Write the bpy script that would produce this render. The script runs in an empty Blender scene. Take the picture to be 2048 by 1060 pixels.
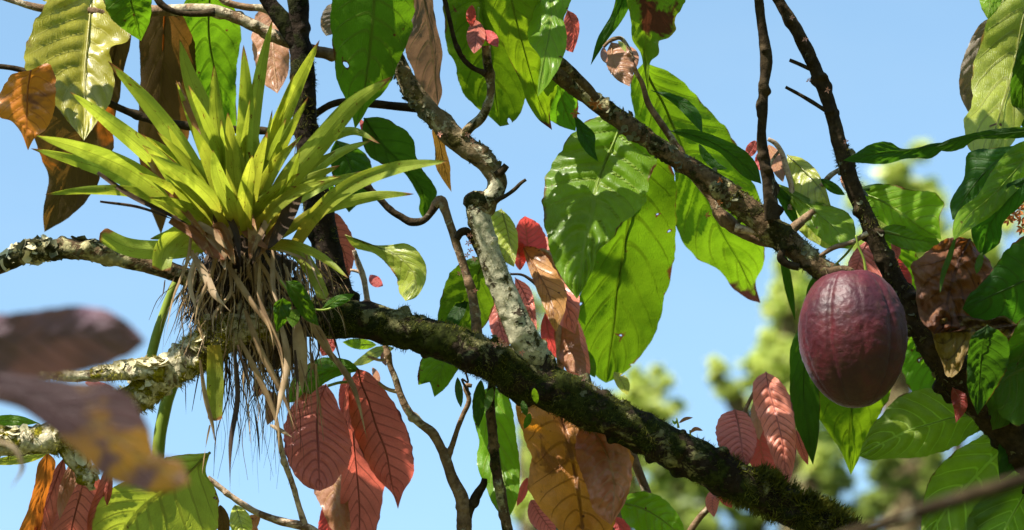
import bpy, math, random
import numpy as np
from mathutils import Vector, noise as mnoise
random.seed(7)
rng = np.random.default_rng(11)
S = bpy.context.scene
COL = S.collection
# ------------------------------------------------------------------ camera frame
CAM = np.array((0.0, 0.0, 1.6)); PITCH = math.radians(25)
AX_R = np.array((1.0, 0, 0)); AX_F = np.array((0, math.cos(PITCH), math.sin(PITCH)))
AX_U = np.array((0, -math.sin(PITCH), math.cos(PITCH)))
D0 = 5.0; K = 1.5 / 2048 / D0; PX = K * D0
def P(x, y, d=0.0):
    D = D0 + np.asarray(d, float)
    x = np.asarray(x, float); y = np.asarray(y, float)
    D, x, y = np.broadcast_arrays(D, x, y)
    return CAM + AX_F * D[..., None] + AX_R * ((x - 1024) * K * D)[..., None] - AX_U * ((y - 530) * K * D)[..., None]
SUN_C = np.array((-0.46, 0.84, 0.17)); SUN_C /= np.linalg.norm(SUN_C)      # right, up, towards camera
SUN = AX_R * SUN_C[0] + AX_U * SUN_C[1] - AX_F * SUN_C[2]

# ------------------------------------------------------------------ nodes
class NT:
    def __init__(s, name):
        s.m = bpy.data.materials.new(name); s.m.use_nodes = True
        s.t = s.m.node_tree; s.t.nodes.clear(); s.out = s.t.nodes.new('ShaderNodeOutputMaterial')
    def n(s, typ, **kw):
        nd = s.t.nodes.new(typ)
        for k, v in kw.items():
            if k.startswith('i_'):
                key = k[2:]; key = int(key) if key.isdigit() else key.replace('_', ' ')
                s.put(nd, key, v)
            else: setattr(nd, k, v)
        return nd
    def put(s, nd, key, v):
        if isinstance(v, bpy.types.NodeSocket): s.t.links.new(v, nd.inputs[key])
        elif isinstance(v, tuple) and len(v) == 3 and nd.inputs[key].type == 'RGBA': nd.inputs[key].default_value = (*v, 1)
        else: nd.inputs[key].default_value = v
    def math(s, op, a, b=0.0, c=0.0):
        nd = s.n('ShaderNodeMath', operation=op); s.put(nd, 0, a); s.put(nd, 1, b); s.put(nd, 2, c); return nd.outputs[0]
    def mix(s, f, a, b, blend='MIX'):
        nd = s.n('ShaderNodeMix', data_type='RGBA', blend_type=blend)
        s.put(nd, 0, f); s.put(nd, 6, a); s.put(nd, 7, b); return nd.outputs[2]
    def ramp(s, f, lo, hi):
        nd = s.n('ShaderNodeMapRange', interpolation_type='SMOOTHSTEP'); s.put(nd, 0, f); s.put(nd, 1, lo); s.put(nd, 2, hi); return nd.outputs[0]
    def noise(s, vec, scale, detail=3.0, rough=0.55, dist=0.0):
        nd = s.n('ShaderNodeTexNoise'); s.put(nd, 'Vector', vec); nd.inputs['Scale'].default_value = scale
        nd.inputs['Detail'].default_value = detail; nd.inputs['Roughness'].default_value = rough; nd.inputs['Distortion'].default_value = dist
        return nd.outputs[0]
    def voro(s, vec, scale, feature='F1'):
        nd = s.n('ShaderNodeTexVoronoi', feature=feature); s.put(nd, 'Vector', vec); nd.inputs['Scale'].default_value = scale
        return nd.outputs['Distance']
    def obj(s):
        tc = s.n('ShaderNodeTexCoord').outputs['Object']
        r = s.n('ShaderNodeObjectInfo').outputs['Random']
        va = s.n('ShaderNodeVectorMath', operation='ADD'); s.put(va, 0, tc)
        cx = s.n('ShaderNodeCombineXYZ'); s.put(cx, 0, s.math('MULTIPLY', r, 7.0)); s.put(cx, 1, s.math('MULTIPLY', r, 3.0))
        s.put(va, 1, cx.outputs[0]); s.rand = r
        return va.outputs[0]

def leaf_mat(name, top, trans, vein, tfac=0.45, rough=0.38, spec=0.5, vw=0.13, vstr=0.8, blotch=None, edge=None, spots=None, bump=0.5, base=None, hue=0.012, tip=None, coat=0.0, holes=None, vt=0.4, fibre=False):
    g = NT(name); vec = g.obj()
    uv = g.n('ShaderNodeUVMap', uv_map='leaf').outputs[0]; uv2 = g.n('ShaderNodeUVMap', uv_map='vein').outputs[0]
    su = g.n('ShaderNodeSeparateXYZ'); g.put(su, 0, uv); t = su.outputs[0]; v = su.outputs[1]
    sv = g.n('ShaderNodeSeparateXYZ'); g.put(sv, 0, uv2); ph = sv.outputs[0]
    av = g.math('ABSOLUTE', g.math('SUBTRACT', g.math('MULTIPLY', v, 2.0), 1.0))
    wob = g.math('MULTIPLY', g.math('SUBTRACT', g.noise(vec, 18, 2), 0.5), 0.18)
    ph = g.math('ADD', ph, wob)
    dv = g.math('ABSOLUTE', g.math('SUBTRACT', g.math('FRACT', g.math('ADD', ph, 0.5)), 0.5))
    wv = g.math('MULTIPLY', g.math('SUBTRACT', 1.25, av), vw)
    vm = g.math('SUBTRACT', 1.0, g.ramp(g.math('DIVIDE', dv, g.math('MAXIMUM', wv, 0.01)), 0.35, 1.0))
    vm = g.math('MULTIPLY', vm, g.math('SUBTRACT', 1.0, g.ramp(av, 0.82, 1.0)))
    mr = g.math('SUBTRACT', 1.0, g.ramp(av, 0.025, 0.055))
    veins = g.math('MAXIMUM', g.math('MULTIPLY', vm, 0.85), mr)
    # fine ladder of tertiary veins
    lad = g.math('ADD', g.math('MULTIPLY', av, 24.0), g.math('MULTIPLY', g.noise(vec, 45, 2), 5.0))
    ld = g.math('ABSOLUTE', g.math('SUBTRACT', g.math('FRACT', lad), 0.5))
    lm = g.math('SUBTRACT', 1.0, g.ramp(ld, 0.04, 0.16))
    cell = g.voro(vec, 160, 'DISTANCE_TO_EDGE'); cm = g.math('SUBTRACT', 1.0, g.ramp(cell, 0.0, 0.12))
    fine = g.math('ADD', g.math('MULTIPLY', lm, 0.6), g.math('MULTIPLY', cm, 0.4))
    n1 = g.noise(vec, 9, 3); n2 = g.noise(vec, 70, 3)
    def tint(c):
        c1 = g.mix(g.ramp(n1, 0.25, 0.75), tuple(x * 0.72 for x in c), tuple(min(1, x * 1.28) for x in c))
        c1 = g.mix(g.math('MULTIPLY', g.ramp(n2, 0.3, 0.8), 0.35), c1, tuple(x * 0.7 for x in c))
        c1 = g.mix(g.math('MULTIPLY', fine, 0.24), c1, vein)
        hs = g.n('ShaderNodeHueSaturation'); g.put(hs, 'Color', c1)
        g.put(hs, 'Hue', g.math('ADD', 0.5 - hue, g.math('MULTIPLY', g.rand, 2 * hue)))
        g.put(hs, 'Value', g.math('ADD', 0.85, g.math('MULTIPLY', g.math('FRACT', g.math('MULTIPLY', g.rand, 7.3)), 0.3)))
        return hs.outputs[0]
    ct = tint(top); cb = tint(trans)
    ct = g.mix(g.math('MULTIPLY', veins, vstr), ct, vein)
    cb = g.mix(g.math('MULTIPLY', veins, 0.75), cb, tuple(min(1, x * vt) for x in trans))
    def over(mask, c, ct, cb, k=1.0):
        return g.mix(mask, ct, c), g.mix(mask, cb, tuple(min(1, x * k) for x in c))
    if base:
        m = g.math('SUBTRACT', 1.0, g.ramp(t, 0.0, base[1])); ct, cb = g.mix(m, ct, base[0]), g.mix(m, cb, base[0])
    if blotch:
        m = g.math('MULTIPLY', g.ramp(g.noise(vec, blotch[1], 4, 0.6, 0.6), blotch[2], blotch[2] + 0.08), blotch[3] if len(blotch) > 3 else 1.0)
        ct, cb = over(m, blotch[0], ct, cb)
    if fibre:
        cf = g.n('ShaderNodeCombineXYZ'); g.put(cf, 0, g.math('MULTIPLY', t, 2.5)); g.put(cf, 1, g.math('MULTIPLY', v, 34.0)); g.put(cf, 2, g.math('MULTIPLY', g.rand, 40.0))
        fb = g.noise(cf.outputs[0], 1.0, 4, 0.6); fm = g.ramp(fb, 0.35, 0.7)
        ct = g.mix(g.math('MULTIPLY', fm, 0.45), ct, tuple(x * 0.5 for x in top)); cb = g.mix(g.math('MULTIPLY', fm, 0.45), cb, tuple(x * 0.55 for x in trans))
        cs = g.n('ShaderNodeCombineXYZ'); g.put(cs, 0, g.math('MULTIPLY', t, 11.0)); g.put(cs, 1, g.math('MULTIPLY', v, 3.2)); g.put(cs, 2, g.math('MULTIPLY', g.rand, 60.0))
        sn = g.math('ADD', g.noise(cs.outputs[0], 1.3, 4, 0.7, 1.0), g.math('MULTIPLY', g.noise(vec, 160, 2), 0.10)); sm = g.ramp(sn, 0.68, 0.72)
        ct, cb = over(sm, (0.16, 0.045, 0.01), ct, cb)
    if spots:
        a = g.math('SUBTRACT', 1.0, g.ramp(g.voro(vec, spots[1]), spots[2] * 0.55, spots[2]))
        b = g.ramp(g.noise(vec, spots[1] * 0.35, 2), 0.55, 0.62)
        ct, cb = over(g.math('MULTIPLY', a, b), spots[0], ct, cb)
    if edge:
        e = g.ramp(g.math('ADD', av, g.math('MULTIPLY', g.math('SUBTRACT', g.noise(vec, 22, 3), 0.5), 0.5)), 1 - edge[1], 1 - edge[1] + 0.08)
        ct, cb = over(e, edge[0], ct, cb)
    if tip:
        e = g.ramp(g.math('ADD', g.math('ADD', t, g.math('MULTIPLY', av, 0.05)), g.math('MULTIPLY', g.math('SUBTRACT', g.noise(vec, 22, 3), 0.5), 0.2)), 1 - tip[1], 1 - tip[1] + 0.04)
        ct, cb = over(e, tip[0], ct, cb)
    # relief
    h = g.math('ADD', g.math('MULTIPLY', veins, -0.5), g.math('MULTIPLY', fine, -0.22))
    h = g.math('ADD', h, g.math('MULTIPLY', n2, 0.5))
    bp = g.n('ShaderNodeBump'); g.put(bp, 'Height', h); bp.inputs['Strength'].default_value = bump; bp.inputs['Distance'].default_value = 0.003
    pr = g.n('ShaderNodeBsdfPrincipled'); g.put(pr, 'Base Color', ct); g.put(pr, 'Normal', bp.outputs[0])
    g.put(pr, 'Roughness', g.math('ADD', rough - 0.06, g.math('MULTIPLY', n1, 0.14))); pr.inputs['Specular IOR Level'].default_value = spec
    pr.inputs['Coat Weight'].default_value = coat; pr.inputs['Coat Roughness'].default_value = 0.22
    tr = g.n('ShaderNodeBsdfTranslucent'); g.put(tr, 0, cb); g.put(tr, 'Normal', bp.outputs[0])
    mx = g.n('ShaderNodeMixShader'); g.put(mx, 0, tfac); g.put(mx, 1, pr.outputs[0]); g.put(mx, 2, tr.outputs[0])
    if holes:
        hm = g.ramp(g.noise(vec, holes[0], 2, 0.5, 0.4), holes[1], holes[1] + 0.012)
        hb = g.ramp(g.noise(vec, holes[0], 2, 0.5, 0.4), holes[1] - 0.035, holes[1] - 0.015); g.put(pr, 'Base Color', g.mix(hb, ct, (0.10, 0.035, 0.01))); g.put(tr, 0, g.mix(hb, cb, (0.12, 0.04, 0.01)))
        tp = g.n('ShaderNodeBsdfTransparent'); m2 = g.n('ShaderNodeMixShader'); g.put(m2, 0, hm); g.put(m2, 1, mx.outputs[0]); g.put(m2, 2, tp.outputs[0]); mx = m2
    g.put(g.out, 0, mx.outputs[0]); return g.m

def bark_mat(name, c1, c2, c3=None, c3amt=0.55, moss=None, mossamt=0.5, rough=0.9, bump=0.8, scale=1.0, ring=0.0):
    g = NT(name); vec = g.n('ShaderNodeTexCoord').outputs['Object']
    a = g.noise(vec, 22 * scale, 6, 0.65); b = g.noise(vec, 110 * scale, 5, 0.7); c = g.voro(vec, 90 * scale)
    col = g.mix(g.ramp(a, 0.35, 0.65), c1, c2)
    col = g.mix(g.math('MULTIPLY', g.ramp(b, 0.35, 0.7), 0.7), col, tuple(x * 0.35 for x in c1))
    h = g.math('ADD', g.math('MULTIPLY', b, 0.8), g.math('MULTIPLY', c, 0.5))
    if c3:
        m = g.ramp(g.math('ADD', g.noise(vec, 16 * scale, 5, 0.7, 0.5), g.math('MULTIPLY', b, 0.12)), c3amt, c3amt + 0.06)
        cc = g.mix(g.ramp(g.voro(vec, 150 * scale), 0.2, 0.6), c3, tuple(x * 0.6 for x in c3))
        col = g.mix(m, col, cc); h = g.math('ADD', h, g.math('MULTIPLY', m, 0.5))
    if moss:
        m = g.ramp(g.math('ADD', g.noise(vec, 24 * scale, 6, 0.7), g.math('MULTIPLY', b, 0.1)), mossamt, mossamt + 0.07)
        col = g.mix(m, col, g.mix(g.ramp(b, 0.4, 0.6), moss, tuple(x * 0.4 for x in moss)))
        h = g.math('ADD', h, g.math('MULTIPLY', m, 0.8))
    bp = g.n('ShaderNodeBump'); g.put(bp, 'Height', h); bp.inputs['Strength'].default_value = bump; bp.inputs['Distance'].default_value = 0.004
    pr = g.n('ShaderNodeBsdfPrincipled'); g.put(pr, 'Base Color', col); g.put(pr, 'Normal', bp.outputs[0]); pr.inputs['Roughness'].default_value = rough
    pr.inputs['Specular IOR Level'].default_value = 0.08
    g.put(g.out, 0, pr.outputs[0]); return g.m

def simple_mat(name, c, c2=None, rough=0.7, tfac=0.0, scale=30, spec=0.3):
    g = NT(name); vec = g.obj(); c2 = c2 or tuple(x * 0.55 for x in c)
    n1 = g.noise(vec, scale, 4); col = g.mix(g.ramp(n1, 0.3, 0.7), c, c2)
    pr = g.n('ShaderNodeBsdfPrincipled'); g.put(pr, 'Base Color', col); pr.inputs['Roughness'].default_value = rough; pr.inputs['Specular IOR Level'].default_value = spec
    if tfac:
        tr = g.n('ShaderNodeBsdfTranslucent'); g.put(tr, 0, col)
        mx = g.n('ShaderNodeMixShader'); g.put(mx, 0, tfac); g.put(mx, 1, pr.outputs[0]); g.put(mx, 2, tr.outputs[0]); g.put(g.out, 0, mx.outputs[0])
    else: g.put(g.out, 0, pr.outputs[0])
    return g.m

BR = (0.10, 0.035, 0.008)
M = {}
M['green'] = leaf_mat('leaf_green', (0.040, 0.105, 0.006), (0.16, 0.33, 0.006), (0.15, 0.22, 0.03), 0.5, 0.40, 0.28, edge=(BR, 0.035), spots=(BR, 60, 0.16), holes=(36, 0.735))
M['bright'] = leaf_mat('leaf_bright_green', (0.110, 0.215, 0.008), (0.28, 0.48, 0.008), (0.26, 0.36, 0.04), 0.5, 0.40, 0.2, edge=(BR, 0.025), coat=0.12, spots=(BR, 50, 0.15))
M['underside'] = leaf_mat('leaf_underside', (0.060, 0.110, 0.006), (0.15, 0.25, 0.004), (0.045, 0.085, 0.008), 0.58, 0.5, 0.25, vstr=0.8, edge=(BR, 0.03), spots=(BR, 45, 0.14), holes=(34, 0.72), blotch=((0.12, 0.21, 0.004), 10, 0.5, 0.6))  # blotch paints dappled light into the blade colour
M['ribbed'] = leaf_mat('leaf_ribbed_underside', (0.095, 0.150, 0.008), (0.20, 0.36, 0.006), (0.28, 0.36, 0.08), 0.5, 0.42, 0.35, vstr=0.95, vw=0.085, vt=1.7, edge=(BR, 0.02))
M['dark'] = leaf_mat('leaf_dark_green', (0.018, 0.055, 0.006), (0.075, 0.20, 0.006), (0.05, 0.10, 0.015), 0.5, 0.42, 0.25, edge=(BR, 0.02))
M['olive'] = leaf_mat('leaf_olive_gloss', (0.32, 0.27, 0.022), (0.42, 0.38, 0.025), (0.46, 0.42, 0.10), 0.35, 0.34, 0.45, vw=0.07, edge=((0.10, 0.05, 0.02), 0.05), coat=0.22, bump=0.35, vstr=0.5)
M['yellow'] = leaf_mat('leaf_yellow_green', (0.33, 0.37, 0.045), (0.50, 0.56, 0.04), (0.20, 0.20, 0.04), 0.45, 0.34, 0.45, edge=((0.30, 0.16, 0.03), 0.03), coat=0.2, vstr=0.6, holes=(30, 0.74))
M['pink'] = leaf_mat('leaf_young_pink', (0.66, 0.21, 0.14), (0.85, 0.19, 0.14), (0.22, 0.045, 0.03), 0.42, 0.36, 0.4, vw=0.16, vstr=0.8, edge=((0.2, 0.03, 0.03), 0.02), coat=0.12, hue=0.005)
M['red'] = leaf_mat('leaf_young_red', (0.42, 0.105, 0.065), (0.72, 0.15, 0.09), (0.10, 0.02, 0.012), 0.42, 0.42, 0.35, vw=0.12, vstr=0.7, edge=((0.1, 0.02, 0.02), 0.02), coat=0.08, hue=0.005)
M['crimson'] = leaf_mat('leaf_crimson', (0.40, 0.050, 0.045), (0.85, 0.10, 0.07), (0.4600, 0.1725, 0.1150), 0.45, 0.40, hue=0.005)
M['salmon'] = leaf_mat('leaf_salmon', (0.3553, 0.1496, 0.0795), (0.5227, 0.2138, 0.0871), (0.5175, 0.2875, 0.1265), 0.42, 0.38, 0.4, coat=0.15, hue=0.005)
M['orange'] = leaf_mat('leaf_old_orange', (0.62, 0.27, 0.095), (0.80, 0.28, 0.015), (0.20, 0.075, 0.015), 0.42, 0.42, 0.4, blotch=((0.16, 0.055, 0.015), 11, 0.54, 0.7), spots=((0.12, 0.035, 0.01), 70, 0.2), vw=0.09, coat=0.1, bump=0.9)
M['bronze'] = leaf_mat('leaf_bronze', (0.040, 0.026, 0.009), (0.20, 0.10, 0.014), (0.13, 0.085, 0.025), 0.5, 0.5, 0.2, blotch=((0.55, 0.15, 0.012), 6, 0.58))  # orange blotch: backlit patches put into the leaf colour
M['rust'] = leaf_mat('leaf_rust', (0.48, 0.13, 0.018), (0.85, 0.26, 0.02), (0.45, 0.15, 0.03), 0.45, 0.34, 0.4, coat=0.25, bump=0.3, blotch=((0.14, 0.05, 0.03), 8, 0.56, 0.8))
M['purple'] = leaf_mat('leaf_purple_old', (0.20, 0.11, 0.145), (0.08, 0.03, 0.03), (0.08, 0.05, 0.055), 0.25, 0.45, blotch=((0.12, 0.075, 0.075), 12, 0.6, 0.5))
M['mustard'] = leaf_mat('leaf_mustard', (0.26, 0.11, 0.004), (0.62, 0.27, 0.006), (0.30, 0.2, 0.02), 0.45, 0.5, base=((0.095, 0.050, 0.055), 0.95), blotch=((0.085, 0.042, 0.048), 8, 0.50, 0.95))
M['dry'] = leaf_mat('leaf_dry_brown', (0.13, 0.042, 0.016), (0.36, 0.10, 0.018), (0.06, 0.02, 0.01), 0.35, 0.6, blotch=((0.26, 0.11, 0.05), 12, 0.55, 0.8), spots=((0.04, 0.015, 0.01), 50, 0.25), bump=0.9)
M['dry_yellow'] = leaf_mat('leaf_dry_yellow', (0.16, 0.10, 0.02), (0.42, 0.25, 0.02), (0.08, 0.035, 0.015), 0.4, 0.6, blotch=((0.07, 0.025, 0.01), 11, 0.50, 0.9), bump=0.9)
M['grey'] = leaf_mat('leaf_grey_brown', (0.16, 0.12, 0.085), (0.30, 0.17, 0.08), (0.24, 0.22, 0.10), 0.35, 0.4, blotch=((0.30, 0.12, 0.03), 8, 0.62, 0.5))
M['spotted'] = leaf_mat('leaf_blotched_green', (0.065, 0.135, 0.008), (0.24, 0.42, 0.008), (0.2, 0.28, 0.04), 0.5, 0.38, 0.3, blotch=((0.09, 0.025, 0.01), 15, 0.50), edge=((0.30, 0.26, 0.02), 0.05), holes=(17, 0.64))
M['browntip'] = leaf_mat('leaf_brown_tip', (0.070, 0.150, 0.007), (0.25, 0.42, 0.007), (0.22, 0.30, 0.03), 0.52, 0.38, 0.3, edge=(BR, 0.03), tip=((0.05, 0.015, 0.01), 0.07), blotch=((0.20, 0.36, 0.006), 9, 0.5, 0.6))  # blotch here is sun dapple painted into the green
M['brom'] = leaf_mat('bromeliad_leaf', (0.34, 0.40, 0.055), (0.54, 0.60, 0.045), (0.20, 0.24, 0.01), 0.5, 0.45, 0.3, vw=0.0, vstr=0.12, base=((0.46, 0.33, 0.03), 0.42), bump=0.3, blotch=((0.15, 0.22, 0.01), 9, 0.50, 0.6), fibre=True, tip=((0.28, 0.12, 0.035), 0.035))
M['brom_brown'] = leaf_mat('bromeliad_brown', (0.22, 0.085, 0.02), (0.42, 0.16, 0.02), (0.3, 0.14, 0.03), 0.3, 0.5, vw=0.0, bump=0.6, blotch=((0.42, 0.26, 0.09), 14, 0.55))
M['straw'] = simple_mat('dry_straw', (0.42, 0.28, 0.14), (0.17, 0.10, 0.048), 0.75, 0.25, 25)
M['straw_pale'] = simple_mat('dry_straw_pale', (0.52, 0.38, 0.24), (0.28, 0.18, 0.09), 0.7, 0.25, 25)
M['straw_dark'] = simple_mat('dry_straw_dark', (0.07, 0.04, 0.02), (0.025, 0.015, 0.01), 0.8, 0.1, 25)
M['root'] = simple_mat('root_mass', (0.08, 0.05, 0.028), (0.015, 0.01, 0.007), 0.95, 0, 60)
M['stalk'] = simple_mat('green_stalk', (0.30, 0.38, 0.06), (0.20, 0.28, 0.04), 0.45, 0.25, 20)
M['bark_dark'] = bark_mat('bark_dark', (0.018, 0.012, 0.008), (0.040, 0.028, 0.017), (0.20, 0.185, 0.08), 0.60, (0.030, 0.036, 0.006), 0.50)
M['bark_trunk'] = bark_mat('bark_trunk', (0.016, 0.011, 0.008), (0.036, 0.025, 0.017), (0.06, 0.06, 0.04), 0.66, (0.025, 0.027, 0.008), 0.55)
M['bark_pale'] = bark_mat('bark_pale', (0.36, 0.335, 0.215), (0.46, 0.43, 0.29), (0.05, 0.036, 0.022), 0.62, (0.07, 0.06, 0.02), 0.60, bump=0.5)
M['bark_mid'] = bark_mat('bark_mid', (0.15, 0.10, 0.055), (0.26, 0.20, 0.11), (0.55, 0.50, 0.34), 0.58, (0.07, 0.06, 0.015), 0.58)
M['bark_brown'] = bark_mat('bark_brown', (0.085, 0.052, 0.027), (0.18, 0.12, 0.062), (0.38, 0.34, 0.17), 0.58, (0.045, 0.042, 0.012), 0.55)
M['bark_lichen'] = bark_mat('bark_lichen', (0.05, 0.036, 0.022), (0.19, 0.13, 0.07), (0.66, 0.58, 0.38), 0.47, (0.26, 0.22, 0.015), 0.54)
M['twig_dark'] = bark_mat('twig_dark', (0.028, 0.019, 0.010), (0.060, 0.042, 0.022), (0.18, 0.16, 0.11), 0.68)
M['twig_brown'] = bark_mat('twig_brown', (0.15, 0.092, 0.052), (0.29, 0.19, 0.11), (0.50, 0.42, 0.28), 0.58)
M['twig_pale'] = bark_mat('twig_pale', (0.42, 0.29, 0.19), (0.55, 0.42, 0.30), (0.22, 0.13, 0.08), 0.60, bump=0.4)
M['moss'] = simple_mat('moss_green', (0.140, 0.135, 0.008), (0.030, 0.034, 0.004), 0.9, 0.25, 50)
M['moss_yellow'] = simple_mat('moss_yellow', (0.42, 0.38, 0.03), (0.20, 0.18, 0.02), 0.9, 0.3, 50)
M['lichen'] = simple_mat('lichen_pale', (0.70, 0.63, 0.42), (0.46, 0.41, 0.22), 0.85, 0.1, 60)
M['lichen_green'] = simple_mat('lichen_green', (0.16, 0.16, 0.09), (0.07, 0.07, 0.04), 0.85, 0.1, 60)
M['flower'] = simple_mat('flower_pink', (0.75, 0.38, 0.30), (0.62, 0.22, 0.12), 0.6, 0.3, 60)
M['flower_dry'] = simple_mat('flower_orange', (0.50, 0.17, 0.04), (0.30, 0.09, 0.02), 0.7, 0.2, 60)

# ------------------------------------------------------------------ objects
WORLD = {}
class Thing:
    def __init__(s, name, label, cat, loc, group=None):
        o = bpy.data.objects.new(name, None); COL.objects.link(o); o.empty_display_size = 0.05
        o.location = Vector([float(q) for q in loc]); o['label'] = label; o['category'] = cat
        if group: o['group'] = group
        s.o = o; s.loc = np.array(loc, float)
def link(name, verts, faces, mat, thing=None, parent=None, origin=None, uvs=None, uvs2=None, smooth=True, label=None, kind=None):
    verts = np.asarray(verts, float); org = np.array(origin if origin is not None else verts[0], float)
    me = bpy.data.meshes.new(name); me.from_pydata((verts - org).tolist(), [], faces if isinstance(faces, list) else faces.tolist())
    for nm, u in (('leaf', uvs), ('vein', uvs2)):
        if u is not None:
            lay = me.uv_layers.new(name=nm); idx = np.zeros(len(me.loops), dtype=np.int32); me.loops.foreach_get('vertex_index', idx)
            lay.data.foreach_set('uv', np.asarray(u, np.float32)[idx].ravel())
    me.materials.append(mat)
    if smooth: me.polygons.foreach_set('use_smooth', [True] * len(me.polygons))
    me.update(); o = bpy.data.objects.new(name, me); COL.objects.link(o)
    base = np.zeros(3)
    if parent is not None: o.parent = parent; base = WORLD[parent.name]
    elif thing is not None: o.parent = thing.o; base = thing.loc
    o.location = Vector([float(q) for q in org - np.array(base)]); WORLD[o.name] = org
    if label: o['label'] = label
    if kind: o['kind'] = kind
    return o
def crom(pts, n):
    p = np.array(pts, float); m = len(p)
    seg = np.linalg.norm(np.diff(p[:, :2], axis=0), axis=1); seg = np.maximum(seg, 1e-3)
    s = np.concatenate([[0], np.cumsum(seg)]); s /= s[-1]
    # slopes (finite difference, limited) -> cubic hermite
    d = np.diff(p, axis=0) / np.diff(s)[:, None]; tg = np.zeros_like(p)
    tg[0] = d[0]; tg[-1] = d[-1]
    if m > 2:
        h = np.diff(s); w0 = h[1:, None]; w1 = h[:-1, None]
        tg[1:-1] = (d[:-1] * w0 + d[1:] * w1) / (w0 + w1)
    t = np.linspace(0, 1, n) if np.isscalar(n) else np.asarray(n)
    i = np.clip(np.searchsorted(s, t, side='right') - 1, 0, m - 2); h = (s[i + 1] - s[i]); u = ((t - s[i]) / h)[:, None]; h = h[:, None]
    return (2*u**3 - 3*u**2 + 1) * p[i] + (u**3 - 2*u**2 + u) * h * tg[i] + (-2*u**3 + 3*u**2) * p[i+1] + (u**3 - u**2) * h * tg[i+1]
def grid_faces(nr, nc):
    i = np.arange(nr - 1)[:, None] * nc + np.arange(nc - 1)[None, :]; i = i.ravel()
    return np.stack([i, i + 1, i + nc + 1, i + nc], 1)
def with_d(pts, d, d0, d1):
    n = len(pts); out = []
    for k, p in enumerate(pts):
        f = k / max(1, n - 1)
        out.append((p[0], p[1], d + (p[2] if len(p) > 2 else d0 * (1 - f) + d1 * f)))
    return out
LEAVES = []
def leaf(th, mat, mid, left=None, right=None, w=None, d=0.0, d0=None, d1=None, roll=None, fold=None, curl=0.0, wave=0.004, quilt=0.0016, nv=10,
         name='leaf', label=None, blunt=False, pet=True, rows=90, cols=20, rip=0, lean=None, crumple=0.0020):
    if lean is None: lean = {'browntip': -.40, 'underside': -.40, 'ribbed': .26, 'spotted': -.38, 'dry_yellow': -.3, 'bronze': -.25, 'red': -.32, 'crimson': -.3, 'rust': -.28, 'grey': -.2, 'dark': -.25, 'green': -.30}.get(mat, .30)
    quilt = quilt * 1.6
    r = random.Random(int(mid[0][0] * 31 + mid[0][1] * 17 + mid[-1][0]))
    if d0 is None: d0 = r.uniform(-0.02, 0.05)
    if d1 is None: d1 = r.uniform(-0.05, 0.03)
    if roll is None: roll = r.uniform(-0.45, 0.45)
    if fold is None: fold = r.uniform(-0.1, 0.35)
    Lw = sum(math.hypot(mid[i+1][0]-mid[i][0], mid[i+1][1]-mid[i][1]) for i in range(len(mid)-1)) * PX
    dy_ = (mid[-1][1] - mid[0][1]) * PX; d0 += lean * dy_; d1 -= lean * dy_
    mid = with_d(mid, d, d0, d1); t = np.linspace(0, 1, rows); C = crom(mid, rows)
    T = np.gradient(C[:, :2], axis=0); T /= np.linalg.norm(T, axis=1)[:, None] + 1e-9
    N = np.stack([T[:, 1], -T[:, 0]], 1)        # to the right of travel on screen when going down = left on screen
    if w is not None:
        if np.isscalar(w): w = (w, w)
        if blunt: pf = np.minimum(1, (t / 0.12)) ** 0.6 * np.sqrt(np.clip(1 - ((t - 0.9) / 0.1).clip(0) ** 2, 0, 1))
        else: pf = np.sin(np.pi * t ** 0.92) ** 0.72 * (1 - 0.35 * np.clip((t - 0.82) / 0.18, 0, 1)) + 0.02 * (t > 0.9) * (1 - t) * 10
        EL = C[:, :2] - N * (pf * w[0])[:, None]; ER = C[:, :2] + N * (pf * w[1])[:, None]
    else:
        a, b = mid[0][:2], mid[-1][:2]
        EL = crom([a] + list(left) + [b], rows)[:, :2]; ER = crom([a] + list(right) + [b], rows)[:, :2]
    v = np.linspace(-1, 1, cols + 1); V, Tt = np.meshgrid(v, t)
    E = np.where((V < 0)[..., None], EL[:, None, :], ER[:, None, :]); A = np.abs(V)
    XY = C[:, None, :2] + (E - C[:, None, :2]) * A[..., None]
    wd = np.linalg.norm(E - C[:, None, :2], axis=2) * PX
    nv = nv * r.uniform(.88, 1.12) * (1 if mat in ('pink', 'red', 'salmon', 'crimson') else .80); ph = Tt * nv - r.uniform(1.6, 2.3) * A ** r.uniform(1.15, 1.45) + (V < 0) * np.minimum(1, A * 9) * r.uniform(.2, .6) + .22 * np.sin(Tt * r.uniform(5, 9) + r.uniform(0, 6)) * np.minimum(1, A * 6)
    a1, a2 = r.uniform(0, 6), r.uniform(0, 6)
    dep = C[:, None, 2] + wd * (roll * V + fold * A + curl * A ** 2)
    env = np.minimum(1, wd / 0.02)
    dep += wave * A ** 2 * env * (np.sin(Tt * 13 + a1 + V) + 0.6 * np.sin(Tt * 29 + a2 - 2 * V))
    dep -= quilt * env * (np.abs(np.sin(np.pi * ph)) ** 0.7) * (1 - 0.6 * A ** 4) * np.minimum(1, A * 5)
    dep += 0.006 * np.sin(Tt * 4.2 + a2) * env
    so = Vector((r.uniform(0, 50), r.uniform(0, 50), 0)); nz = np.array([[mnoise.noise(so + Vector((a * 7 * len(t) / 90, b * 2.2, 0))) + .5 * mnoise.noise(so + Vector((a * 19, b * 6, 3))) for b in v] for a in t])
    dep += crumple * nz * env * 1.6 * (min(1, Lw / .22) if crumple < .005 else 1)
    en = np.array([[mnoise.noise(so + Vector((a * 26, sg * 9, 7))) + .6 * mnoise.noise(so + Vector((a * 60, sg * 5, 9))) for sg in (-1, 1)] for a in t]); XY = C[:, None, :2] + (XY - C[:, None, :2]) * (1 + .035 * A * np.where(V < 0, en[:, :1], en[:, 1:]))[..., None]
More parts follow.
